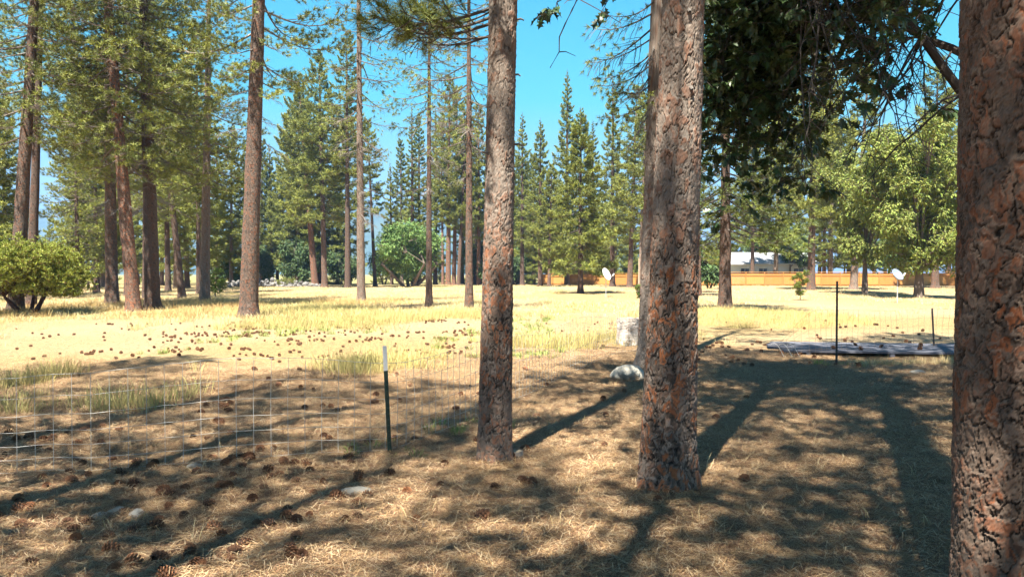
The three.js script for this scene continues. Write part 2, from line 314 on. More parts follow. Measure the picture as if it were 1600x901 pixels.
{
  // middle pine
  const o = { px: 772, d: 7, h: 21, lean: .02, seed: 21, R: nearR([[0, .155], [.9, .15], [2.4, .133], [4.5, .128], [21, .01]]), fineTo: 5, step: .0085, cols: 240, face: Math.PI / 2, cw: .075, ch: .12, relief: .018, style: (y) => clamp(.1 + .75 * sst(1.6, 2.6, y) + .35 * sst(.9, .1, y)), from: 5.6, reach: 2.6, n: 46, tiltLow: -.15, set: MID };
  const t = thing('pine_tree', 'slim foreground pine with grey and rust bark beside the white tipped fence post', 'tree', foot(o.px, o.d));
  nearTrunk(t, o); const cr = crown(t, o);
  stub(t, o, 2.95, -.35, .09, .014); stub(t, o, 4.1, .1, .07, .012); stub(t, o, 2.85, 2.6, .1, .012); stub(t, o, 3.6, -.2, .05, .012);
  instanced('bough', NEAR[1][0], needleMat, [handBough(t, cr, 0, 4.15, 3.0, -.18, .72, o), handBough(t, cr, 0, 4.2, 2.6, -.28, .7, o), handBough(t, cr, 0, 4.05, 3.4, -.1, .6, o)], cr);
  instanced('bough', NEAR[1][1], needleMat, [handBough(t, cr, 0, 4.0, 2.85, -.08, .58, o), handBough(t, cr, 0, 4.3, 3.1, -.22, .8, o), handBough(t, cr, 0, 4.3, 3.9, -.1, .5, o)], cr);
}
{
  const o = { px: 1043, d: 6, h: 23, lean: .03, seed: 33, R: nearR([[0, .225], [.35, .213], [.9, .205], [2.4, .18], [3.95, .16], [6, .15], [23, .012]]), fineTo: 4.6, step: .0075, cols: 330, face: Math.PI / 2 + .1, cw: .085, ch: .14, relief: .024, style: (y) => clamp(.0 + .9 * sst(1.7, 2.4, y)), from: 6.2, reach: 3, n: 56, dense: 1, tiltLow: -.1, set: MID };
  const t = thing('pine_tree', 'thick foreground pine with rust plated base and pale bark higher up', 'tree', foot(o.px, o.d));
  nearTrunk(t, o); crown(t, o); stub(t, o, 3.15, 1.3, .03, .02); stub(t, o, 3.75, 1.5, .03, .022); stub(t, o, 2.05, 1.2, .025, .022);
}
{
  const o = { px: 1611, d: 3.2, h: 24, lean: -.004, seed: 47, R: nearR([[0, .3], [.5, .275], [2.6, .262], [5, .25], [24, .012]]), fineTo: 3.1, step: .006, cols: 420, face: Math.PI / 2 + .6, cw: .07, ch: .1, relief: .021, tone: [.56, .49, .43], style: (y, a) => clamp(.2 + .3 * vnoise(y * 1.3, a * 2, 9)), from: 7, reach: 3.4, n: 58, dense: 1, tiltLow: -.1, set: MID };
  const t = thing('pine_tree', 'closest pine trunk at the right edge with flaky brown bark', 'tree', foot(o.px, o.d));
  nearTrunk(t, o); crown(t, o);
}
{
  // grey pine just behind the thick one
  const o = { px: 1014, d: 13.6, h: 22, lean: .028, seed: 52, R: nearR([[0, .24], [.4, .2], [3, .18], [6, .165], [22, .012]]), fineTo: 4, step: .014, cols: 130, face: Math.PI / 2, cw: .09, ch: .15, relief: .026, style: () => .95, from: 7.5, reach: 3, n: 26, dense: 1, tiltLow: -.3, set: MID };
  const t = thing('pine_tree', 'grey barked pine half hidden behind the thick foreground pine', 'tree', foot(o.px, o.d));
  nearTrunk(t, o); const cr = crown(t, o), r = rng(4);
  const hb = []; for (let i = 0; i < 9; i++) hb.push(handBough(t, cr, 0, 5.0 + i * .22, 2.3 + r() * 1.5, -.2 - r() * .3, .42 + r() * .22, o));
  instanced('bough', SPARSE[2][0], needleMat, hb.slice(0, 5), cr); instanced('bough', SPARSE[2][1], needleMat, hb.slice(5), cr);
  instanced('dead_branch', DEAD[0], woodMat, [0, 1, 2, 3, 4, 5].map((i) => handBough(t, cr, 0, 4.6 + i * .33, 2.4 + r() * 1.6, -.5 - r() * .3, .5 + r() * .3, o)), cr);
}
// ---------------------------------------------------------------- pines of the grove (column in the picture, distance)
const G1 = 'pines of the left grove';
[
  { px: 22, d: 35, r: .33, lean: .075, h: 27, from: 9, reach: 3.4, n: 62, bark: 0, seed: 2, label: 'thicker of the two leaning pines rising behind the green bush' },
  { px: 47, d: 39, r: .25, lean: .045, h: 26, from: 9.5, reach: 3.0, n: 54, bark: 2, seed: 3, label: 'thinner of the two leaning pines rising behind the green bush' },
  { px: 174, d: 44, r: .36, lean: -.004, h: 28, from: 8.5, reach: 3.8, n: 80, bark: 0, seed: 4, dead: 14, deadFrom: 5, label: 'straight brown pine just right of the green bush' },
  { px: 208, d: 36, r: .33, lean: -.075, h: 28, from: 8, reach: 3.8, n: 84, bark: 3, seed: 5, label: 'left leaning pine with orange bark at its base', dead: 10, deadFrom: 5 },
  { px: 238, d: 38, r: .37, lean: -.02, h: 29, from: 8, reach: 4, n: 88, bark: 2, seed: 6, label: 'stout pine with a dark furrowed trunk in the left grove', dead: 16, deadFrom: 5 },
  { px: 226, d: 52, r: .2, lean: .01, h: 22, from: 7, reach: 3, n: 50, bark: 2, seed: 7, label: 'slim dark pine close behind the stout grove pine' },
  { px: 284, d: 58, r: .27, lean: -.1, h: 25, from: 8, reach: 3.2, n: 60, bark: 2, seed: 8, label: 'shaded pine leaning left in the middle of the left grove' },
  { px: 319, d: 49, r: .32, lean: .022, h: 27, from: 8.5, reach: 3.3, n: 66, bark: 1, seed: 9, label: 'straight pine with pale sunlit bark in the left grove', dead: 12, deadFrom: 5 },
  { px: 387, d: 29.5, r: .36, lean: .04, h: 27, from: 8.6, reach: 3, n: 58, bark: 0, seed: 10, label: 'big reddish pine standing alone right of the left grove', dead: 14, deadFrom: 5.5 },
  { px: 198, d: 62, r: .26, lean: .01, h: 25, from: 8, reach: 3.2, n: 56, bark: 2, seed: 12, label: 'shaded trunk seen between the orange based pine and the bush side pine' },
  { px: 262, d: 80, r: .3, lean: -.01, h: 27, from: 8, reach: 3.4, n: 60, bark: 2, seed: 13, set: FAR, label: 'dark pine standing deep in the left grove' },
  { px: 292, d: 95, r: .34, lean: -.02, h: 28, from: 9, reach: 3.4, n: 60, bark: 0, seed: 14, set: FAR, label: 'reddish pine far behind the shaded leaning pine' },
  { px: 310, d: 72, r: .24, lean: .0, h: 26, from: 8, reach: 3, n: 54, bark: 2, seed: 15, set: FAR, label: 'dark slim pine directly behind the pale barked pine' },
  { px: 150, d: 70, r: .27, lean: .0, h: 21, from: 4, reach: 3.4, n: 70, bark: 0, seed: 16, set: FAR, label: 'bushy pine with low boughs behind the right end of the bush' },
  { px: 120, d: 62, r: .2, lean: .0, h: 17, from: 3, reach: 3, n: 64, bark: 2, seed: 17, set: MID, label: 'short leafy pine behind the middle of the bush' },
  { px: 492, d: 108, r: .5, lean: -.075, h: 30, from: 9, reach: 4.6, n: 76, bark: 3, seed: 18, set: FAR, label: 'leaning red barked pine in front of the rock pile' },
  { px: 507, d: 100, r: .4, lean: -.02, h: 31, from: 9, reach: 4.2, n: 76, bark: 0, seed: 19, set: FAR, label: 'straight brown pine right beside the leaning red one' },
  { px: 543, d: 98, r: .38, lean: .0, h: 34, from: 15, reach: 3.4, n: 60, bark: 2, seed: 20, set: FAR, label: 'tall dark pine left of the pale twiggy pine' },
  { px: 564, d: 47, r: .27, lean: -.005, h: 27, from: 9.5, reach: 2.9, n: 40, bark: 1, seed: 22, set: SPARSE, dead: 24, deadFrom: 5, label: 'pale barked pine with bare drooping twigs alone in the dry grass' },
  { px: 586, d: 112, r: .3, lean: -.045, h: 25, from: 11, reach: 2.6, n: 44, bark: 2, seed: 23, set: FAR, label: 'thin dark pine against the blue ridge' },
  { px: 670, d: 38, r: .165, lean: .003, h: 18, from: 9, reach: 2.1, n: 34, bark: 2, seed: 24, set: SPARSE, dead: 26, deadFrom: 6, label: 'slender dark pine standing alone left of the middle foreground pine' },
  { px: 733, d: 34.5, r: .185, lean: .0, h: 20, from: 7.6, reach: 2.4, n: 44, bark: 0, seed: 25, set: SPARSE, dead: 24, deadFrom: 6, label: 'slender rusty pine nearest the middle foreground pine' },
  { px: 700, d: 118, r: .42, lean: .01, h: 33, from: 10, reach: 3.6, n: 60, bark: 3, seed: 26, set: FAR, label: 'left one of the close pair of orange pines beyond the field' },
  { px: 709, d: 122, r: .36, lean: .02, h: 32, from: 11, reach: 3.4, n: 56, bark: 3, seed: 27, set: FAR, label: 'right one of the close pair of orange pines beyond the field' },
  { px: 716, d: 116, r: .3, lean: .05, h: 29, from: 9, reach: 3.2, n: 56, bark: 0, seed: 28, set: FAR, label: 'right leaning reddish pine beside the orange pair' },
  { px: 692, d: 128, r: .26, lean: -.01, h: 28, from: 10, reach: 3, n: 50, bark: 3, seed: 29, set: FAR, label: 'thin orange trunk left of the orange pair' },
  { px: 748, d: 120, r: .36, lean: .0, h: 29, from: 7, reach: 3.6, n: 64, bark: 3, seed: 30, set: FAR, label: 'orange pine just left of the middle foreground trunk' },
  { px: 907, d: 68, r: .26, lean: .0, h: 17, from: 2.4, reach: 3.5, n: 80, bark: 2, seed: 31, set: FAR, conic: true, label: 'bushy young pine in the sunny field left of the white dish' },
  { px: 957, d: 102, r: .36, lean: .0, h: 29, from: 5, reach: 3.2, n: 76, bark: 2, seed: 32, set: FAR, conic: true, label: 'tall dark trunked pine behind the white dish' },
  { px: 984, d: 96, r: .36, lean: .035, h: 26, from: 6, reach: 3.3, n: 60, bark: 0, seed: 33, set: FAR, label: 'leaning brown pine in front of the far wooden fence' },
  { px: 1000, d: 84, r: .24, lean: .03, h: 22, from: 7, reach: 3, n: 50, bark: 1, seed: 34, set: FAR, label: 'pale thin pine left of the thick foreground trunk' },
  { px: 844, d: 106, r: .32, lean: .0, h: 24, from: 6, reach: 3, n: 70, bark: 0, seed: 35, set: FAR, conic: true, label: 'narrow pine at the left end of the far wooden fence' },
  { px: 858, d: 104, r: .26, lean: .02, h: 17, from: 4, reach: 2.6, n: 56, bark: 0, seed: 36, set: FAR, label: 'low pine just behind the bushy young pine' },
  { px: 816, d: 116, r: .35, lean: .0, h: 27, from: 5, reach: 3.2, n: 70, bark: 2, seed: 37, set: FAR, conic: true, label: 'dark narrow pine right of the middle foreground trunk' },
  { px: 886, d: 114, r: .42, lean: .0, h: 33, from: 4, reach: 3.6, n: 110, bark: 2, seed: 38, set: FAR, conic: true, label: 'tallest spire shaped pine against the open sky' },
  { px: 926, d: 122, r: .35, lean: .0, h: 27, from: 3, reach: 3.2, n: 90, bark: 2, seed: 39, set: FAR, conic: true, label: 'spire shaped pine right of the tallest spire' },
  { px: 1133, d: 35.5, r: .3, lean: .002, h: 16, from: 3.4, reach: 4.4, n: 80, bark: 2, seed: 40, set: MID, label: 'dark shaded pine right of the thick foreground trunk', tint: [.7, .78, .8] },  // tint puts the shade on this pine into its needle colour
  { px: 1092, d: 62, r: .24, lean: .0, h: 9, from: 3, reach: 2.4, n: 40, bark: 0, seed: 41, set: MID, label: 'short pine with a rough reddish trunk beside the dark shaded pine' },
  { px: 1268, d: 78, r: .4, lean: .006, h: 31, from: 8, reach: 4.2, n: 84, bark: 0, seed: 42, set: FAR, label: 'tall pine with a reddish trunk beside the yellow green sapling' },
  { px: 1288, d: 112, r: .3, lean: .0, h: 30, from: 9, reach: 3.4, n: 60, bark: 3, seed: 43, set: FAR, label: 'orange trunk behind the wooden fence right of the tall reddish pine' },
  { px: 1297, d: 118, r: .32, lean: .0, h: 28, from: 9, reach: 3.4, n: 60, bark: 2, seed: 44, set: FAR, label: 'black trunk behind the wooden fence left of the maple' },
  { px: 1176, d: 116, r: .32, lean: .0, h: 27, from: 7, reach: 3.4, n: 60, bark: 0, seed: 45, set: FAR, label: 'reddish trunk in front of the white house' },
  { px: 1212, d: 118, r: .4, lean: .02, h: 26, from: 7, reach: 3.4, n: 56, bark: 1, seed: 46, set: FAR, label: 'pale trunk in front of the right part of the white house' },
  { px: 1334, d: 80, r: .4, lean: .06, h: 24, from: 6, reach: 3.4, n: 60, bark: 1, seed: 47, set: FAR, label: 'pale leaning trunk with spread roots left of the maple' },
  { px: 1462, d: 92, r: .42, lean: .0, h: 28, from: 8, reach: 3.8, n: 64, bark: 0, seed: 48, set: FAR, label: 'reddish trunk behind the maple' },
  { px: 1574, d: 10.8, r: .2, lean: .0, h: 22, from: 7, reach: 3.4, n: 44, bark: 0, seed: 49, set: MID, label: 'unseen slim pine added behind the closest trunk to shade the grey boards' },  // unseen pine, added so its crown shades the grey boards
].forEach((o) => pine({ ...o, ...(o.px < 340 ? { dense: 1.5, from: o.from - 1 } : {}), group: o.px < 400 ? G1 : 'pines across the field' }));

// far stands: each tree a thing; alike ones share a label and a group
const NTH = ['leftmost', 'second from left', 'third from left', 'fourth from left', 'fifth from left', 'sixth from left', 'seventh from left', 'eighth from left', 'ninth from left', 'tenth from left', 'eleventh from left', 'twelfth from left', 'thirteenth from left', 'fourteenth from left', 'fifteenth from left', 'rightmost'];
function stand(list, label, group, more = {}) { list.sort((a, b) => a[0] - b[0]).forEach(([px, d, h, seed, extra], i) => pine({ px, d, h, r: h * .0115 + .03, seed, set: FAR, reach: 2.1 + h * .045, n: Math.round(40 + h * 1.8), from: h * .12, conic: i % 2 == 0, bark: [2, 0, 2, 1][seed % 4], lean: ((seed * 37) % 9 - 4) * .004, label: label + ', ' + NTH[i], group, ...more, ...extra })); }
const rs = rng(77), row = (n, px0, px1, d0, d1, h0, h1, seed) => Array.from({ length: n }, (_, i) => [lerp(px0, px1, (i + .15 + .7 * rs()) / n), lerp(d0, d1, rs()), lerp(h0, h1, rs()), seed + i]);
stand([[-20, 60, 19, 201], [8, 75, 22, 202], [-45, 52, 20, 203]], 'bushy pine at the left edge behind the leaning pair', 'pines behind the leaning pair');
stand(row(7, 112, 330, 85, 130, 22, 31, 210), 'distant pine filling the back of the left grove', 'pines filling the back of the left grove');
stand(row(7, 335, 480, 105, 150, 22, 33, 230), 'distant pine behind the rock pile', 'pines behind the rock pile');
stand(row(6, 425, 555, 118, 150, 24, 33, 250), 'distant pine behind the leaning red pine', 'pines behind the leaning red pine');
stand([[612, 128, 21, 262], [628, 135, 26, 263], [645, 124, 30, 264], [655, 140, 32, 265], [680, 130, 31, 266], [722, 138, 30, 267], [742, 134, 27, 268], [762, 140, 29, 269]], 'slim distant pine behind the round green oak', 'slim pines behind the round green oak', { reach: 2.4 });
stand(row(5, 795, 850, 120, 150, 20, 26, 280), 'distant pine behind the left end of the wooden fence', 'pines behind the left end of the wooden fence');
stand(row(8, 850, 1010, 126, 165, 19, 27, 290), 'distant pine behind the tallest spire', 'pines behind the tallest spire', { conic: true, from: 2 });
stand(row(6, 1080, 1260, 134, 170, 20, 30, 310), 'distant pine behind the white house', 'pines behind the white house');
stand(row(9, 1260, 1520, 108, 150, 23, 32, 330), 'distant pine behind the maple', 'pines behind the maple');
// young conifers closing the view low down
stand([...row(9, 60, 480, 110, 150, 7, 12, 350), ...row(7, 470, 800, 135, 160, 6, 11, 370)].map((a) => [...a.slice(0, 4), { from: .6, conic: true, reach: 2.6, n: 46 }]), 'young conifer in the low thicket beyond the left field', 'young conifers in the low thicket');
stand(row(8, 800, 1080, 118, 150, 6, 11, 390).map((a) => [...a.slice(0, 4), { from: .6, conic: true, reach: 2.6, n: 46 }]), 'young conifer just behind the far wooden fence', 'young conifers behind the fence');

// ---------------------------------------------------------------- broadleaf
const leafShape = { oval: [[0, 0], [.3, .22], [.65, .22], [1, 0]], oak: [[0, 0], [.16, .08], [.22, .26], [.34, .14], [.44, .38], [.56, .16], [.7, .34], [.78, .12], [1, 0]], maple: [[0, 0], [.05, .3], [.3, .45], [.42, .22], [.7, .36], [.75, .16], [1, 0]] };
function leaf(t, p, dir, up, size, shape, c) {
  const s = V().copy(dir).cross(up).normalize(), n = V().copy(s).cross(dir).normalize(), L = leafShape[shape], at = (a, b) => V().copy(p).addScaledVector(dir, a * size).addScaledVector(s, b * size).addScaledVector(n, (-.25 * a * a + .35 * Math.abs(b)) * size);
  for (const q of [1, -1]) for (let i = 0; i < L.length - 1; i++) { const a = at(L[i][0], 0), b = at(L[i][0], L[i][1] * q), d = at(L[i + 1][0], L[i + 1][1] * q), e = at(L[i + 1][0], 0); if (L[i][1]) t.tri(a, b, e, c); if (L[i + 1][1]) t.tri(b, d, e, c); }
}
function spray(o) {
  const r = rng(o.seed), t = new Tri(), w = new Tri();
  for (let k = 0; k < o.twigs; k++) {
    const dir = V(r() - .5, (r() - .5) * 1.1 + (o.rise ?? 0), r() - .5).normalize(), len = o.size * (.5 + .5 * r()), pts = [V(), V().copy(dir).multiplyScalar(len * .5).add(V(0, -.04 * len, 0)), V().copy(dir).multiplyScalar(len).add(V(0, -.12 * len, 0))];
    w.tube(pts, o.twigR ?? .003, 3, o.wood ?? WOOD);
    for (let i = 0; i < o.leaves; i++) {
      const s = lerp(.3, 1.02, (i + r() * .5) / o.leaves), p = V().lerpVectors(pts[0], pts[2], s).add(V(0, -.02 * len, 0)), a = V().copy(dir).multiplyScalar(.5 + .6 * (i == o.leaves - 1)).add(V(r() - .5, (r() - .5) * .7 + (o.rise ?? 0) * .7 - (o.hangLeaf ?? .25), r() - .5)).normalize();
      const q = .75 + .5 * r(), y = r(); leaf(t, p, a, V((r() - .5) * 1.1, 1, (r() - .5) * 1.1), o.leaf * (.7 + .5 * r()), o.shape, [o.c[0] * q * (.85 + .4 * y), o.c[1] * q, o.c[2] * q]);
    }
  }
  return { leaves: t.geo(), twigs: w.geo() };
}
const leafMat = (trans, rough = .55) => new THREE.MeshPhysicalMaterial({ vertexColors: true, roughness: rough, side: THREE.DoubleSide, transmission: trans, thickness: 0, ior: 1.4 });
const leafM = leafMat(.3, .9), glossLeaf = std([1, 1, 1], .42, { vertexColors: true, side: THREE.DoubleSide });
// trunk and limbs with leaf sprays gathered in uneven clumps
function leafTree(o) {
  const r = rng(o.seed), root = thing(o.name, o.label, o.category ?? 'tree', foot(o.px, o.d), 0, o.group), w = new Tri(), wc = o.wood ?? [.13, .1, .08];
  const blobs = o.blobs ?? Array.from({ length: o.nb }, (_, i) => { const a = i * 2.4 + r(), y = (i + .5) / o.nb, rr = Math.sqrt(r()) * .72; return [Math.cos(a) * o.rx * rr, lerp(o.y0, o.y1, y), Math.sin(a) * o.rx * rr, o.rx * (.3 + .22 * r()) * (y > .8 ? .75 : 1)]; });
  for (let s = 0; s < (o.stems ?? 1); s++) {
    const a = s * 2.1 + r(), sp = o.stems > 1 ? o.spread ?? .5 : 0, top = V(Math.cos(a) * sp * 2 + (o.lean ?? 0) * o.trunkH, o.trunkH, Math.sin(a) * sp * 2), b = V(Math.cos(a) * sp * .35, -.1, Math.sin(a) * sp * .35);
    const mid = V().lerpVectors(b, top, .5).add(V((r() - .5) * .3 * sp, 0, (r() - .5) * .3 * sp));
    const tr = new Tri(); tr.tube([b, V().lerpVectors(b, mid, .5), mid, V().lerpVectors(mid, top, .5), top], (q) => o.r * (1.25 - .55 * q), 9, wc); mesh('trunk', tr.geo(), woodMat, root);
    blobs.forEach((c, i) => { if (i % (o.stems ?? 1) != s) return; const e = V(c[0], c[1], c[2]), m = V().lerpVectors(top, e, .55).add(V((r() - .5) * .4, .25 * top.distanceTo(e) * .5, (r() - .5) * .4)); w.tube([top, V().lerpVectors(top, m, .5).add(V(0, .1, 0)), m, e], (q) => lerp(o.r * .42, .02, q), 5, wc);
      for (let k = 0; k < 4; k++) { const e2 = V(e.x + (r() - .5) * 1.6 * c[3], e.y + (r() - .3) * 1.3 * c[3], e.z + (r() - .5) * 1.6 * c[3]); w.tube([m, V().lerpVectors(m, e2, .5).add(V(0, .08, 0)), e2], (q) => lerp(o.r * .2, .012, q), 4, wc); } });
  }
  mesh('limbs', w.geo(), woodMat, root);
  const lists = o.sprays.map(() => []), total = blobs.reduce((a, b) => a + b[3] * b[3], 0), tint = o.tint ?? [1, 1, 1];
  for (const b of blobs) for (let k = 0, n = Math.round(o.n * b[3] * b[3] / total); k < n; k++) {
    const u = r() * 2 - 1, a = r() * 6.2832, q = Math.sqrt(1 - u * u), rad = b[3] * Math.pow(r(), .38) * (.82 + .4 * vnoise(u * 3 + b[0], a * 1.5, o.seed));
    const p = V(b[0] + q * Math.cos(a) * rad, b[1] + u * rad * (o.flat ?? .75), b[2] + q * Math.sin(a) * rad); if (p.y < (o.floor ?? .3)) continue;
    E.set((r() - .5) * .8, r() * 6.28, (r() - .5) * .8); Q.setFromEuler(E); const sc = .75 + .55 * r(), g = .82 + .36 * r();
    lists[(r() * o.sprays.length) | 0].push({ m: new THREE.Matrix4().compose(p, Q.clone(), V(sc, sc, sc)), c: col(g * tint[0], g * tint[1], g * tint[2]) });
  }
  const cr = new THREE.Group(); cr.name = 'crown'; root.add(cr);
  lists.forEach((l, i) => { if (!l.length) return; instanced('foliage', o.sprays[i].leaves, o.mat ?? leafM, l, cr); instanced('twigs', o.sprays[i].twigs, woodMat, l.map((e) => ({ m: e.m })), cr); });
  return root;
}
const mapleSpray = [1, 2, 3].map((s) => spray({ seed: s, twigs: 6, leaves: 5, size: .55, leaf: .2, shape: 'oval', c: [.13, .175, .04] }));
const farSpray = [4, 5].map((s) => spray({ seed: s, twigs: 6, leaves: 5, size: .7, leaf: .26, shape: 'oval', c: [.075, .145, .042] }));
const bushSpray = [6, 7, 8].map((s) => spray({ seed: s, twigs: 7, leaves: 8, size: .2, leaf: .06, shape: 'oval', rise: .55, hangLeaf: -.3, c: [.2, .25, .05], wood: [.11, .05, .035] }));
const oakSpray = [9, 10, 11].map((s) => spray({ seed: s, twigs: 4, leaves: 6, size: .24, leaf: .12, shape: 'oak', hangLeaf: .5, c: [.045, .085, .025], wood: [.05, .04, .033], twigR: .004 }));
leafTree({ name: 'maple_tree', label: 'big leafy maple with a short brown trunk behind the right satellite dish', px: 1437, d: 57, seed: 5, r: .34, trunkH: 2.4, nb: 22, y0: 2.6, y1: 13.6, rx: 5.2, n: 2600, sprays: mapleSpray, floor: 1.1, tint: [1.5, 1.4, 1] });
leafTree({ name: 'maple_tree', label: 'smaller leafy maple left of the big maple', px: 1352, d: 66, seed: 6, r: .24, trunkH: 3, nb: 14, y0: 3.4, y1: 13.5, rx: 3.6, n: 1300, sprays: mapleSpray, floor: 2, tint: [1.4, 1.3, .95] });
leafTree({ name: 'oak_tree', label: 'round green oak thicket with several dark stems at the middle of the field', px: 640, d: 104, seed: 7, stems: 6, spread: 2, r: .2, trunkH: 3.2, nb: 18, y0: 3, y1: 8.4, rx: 5.4, n: 1400, sprays: farSpray, floor: .9, tint: [1.9, 1.8, 1.5] });
leafTree({ name: 'manzanita_bush', label: 'round bright green bush with twisted dark stems at the left edge', category: 'bush', px: 44, d: 33, seed: 8, stems: 5, spread: .45, r: .085, trunkH: .8, nb: 30, y0: 1.1, y1: 2.7, rx: 3.2, n: 4600, flat: .8, sprays: bushSpray, mat: leafMat(.25, .6), floor: .75, wood: [.06, .03, .024], tint: [1.35, 1.3, 1] });
leafTree({ name: 'sapling', label: 'yellow green sapling alone in front of the wooden fence', category: 'sapling', px: 1251, d: 53, seed: 9, r: .03, trunkH: .5, blobs: [[0, .5, 0, .35], [-.25, 1, .1, .4], [.3, 1.3, 0, .42], [-.1, 1.7, .1, .38], [.45, 1.9, -.1, .3], [-.5, 1.5, 0, .25]], n: 170, sprays: bushSpray, floor: .15, tint: [.9, 1, .8] });
leafTree({ name: 'shrub', label: 'small green shrub right of the pale barked pine', category: 'shrub', px: 336, d: 62, seed: 10, r: .04, trunkH: .5, blobs: [[0, .7, 0, .8], [.5, 1.1, 0, .7], [-.4, 1.5, .2, .7], [.1, 2.1, 0, .5]], n: 330, sprays: bushSpray, floor: .1, tint: [.7, .95, .6] });
leafTree({ name: 'shrub', label: 'small leafy shrub beside the thin pole left of the thick trunk', category: 'shrub', px: 1002, d: 47, seed: 11, r: .02, trunkH: .3, blobs: [[0, .4, 0, .35], [.2, .8, 0, .3], [-.2, .9, 0, .25]], n: 70, sprays: bushSpray, floor: .1, tint: [.7, .9, .7] });
leafTree({ name: 'shrub', label: 'round green shrub on the rock pile', category: 'shrub', px: 445, d: 103, seed: 12, r: .03, trunkH: .3, blobs: [[0, .9, 0, .8], [1, .8, 0, .7], [-.9, .7, 0, .6]], n: 160, sprays: bushSpray, floor: .1 });
[[365, 118], [405, 122], [465, 118], [535, 124], [600, 130], [745, 128], [775, 120], [805, 126]].forEach(([px, d], i) => leafTree({ name: 'oak_tree', label: 'low leafy oak in the thicket under the far left pines, ' + NTH[i], group: 'low oaks in the far thicket', px, d, seed: 20 + i, stems: 2, spread: .6, r: .13, trunkH: 2, nb: 8, y0: 1.6, y1: 5 + (i % 3), rx: 3.4, n: 360, sprays: farSpray, floor: .4 }));
[[1085, 70], [1108, 84], [1062, 80]].forEach(([px, d], i) => leafTree({ name: 'oak_tree', label: 'low leafy oak between the thick foreground trunk and the dark shaded pine, ' + ['middle', 'rightmost', 'leftmost'][i], group: 'low oaks beside the dark pine', px, d, seed: 40 + i, stems: 2, spread: .4, r: .11, trunkH: 1.6, nb: 7, y0: 1.5, y1: 4.2, rx: 2, n: 300, sprays: farSpray, floor: .5 }));
[[1190, 132], [1235, 126], [1320, 128], [1390, 124], [1440, 130], [1490, 120]].forEach(([px, d], i) => leafTree({ name: 'oak_tree', label: 'leafy tree behind the wooden fence at right, ' + NTH[i], group: 'leafy trees behind the right fence', px, d, seed: 60 + i, r: .2, trunkH: 3, nb: 9, y0: 4, y1: 9.5, rx: 3.6, n: 420, sprays: farSpray, floor: 2.6, tint: [1.3, 1.15, .9] }));

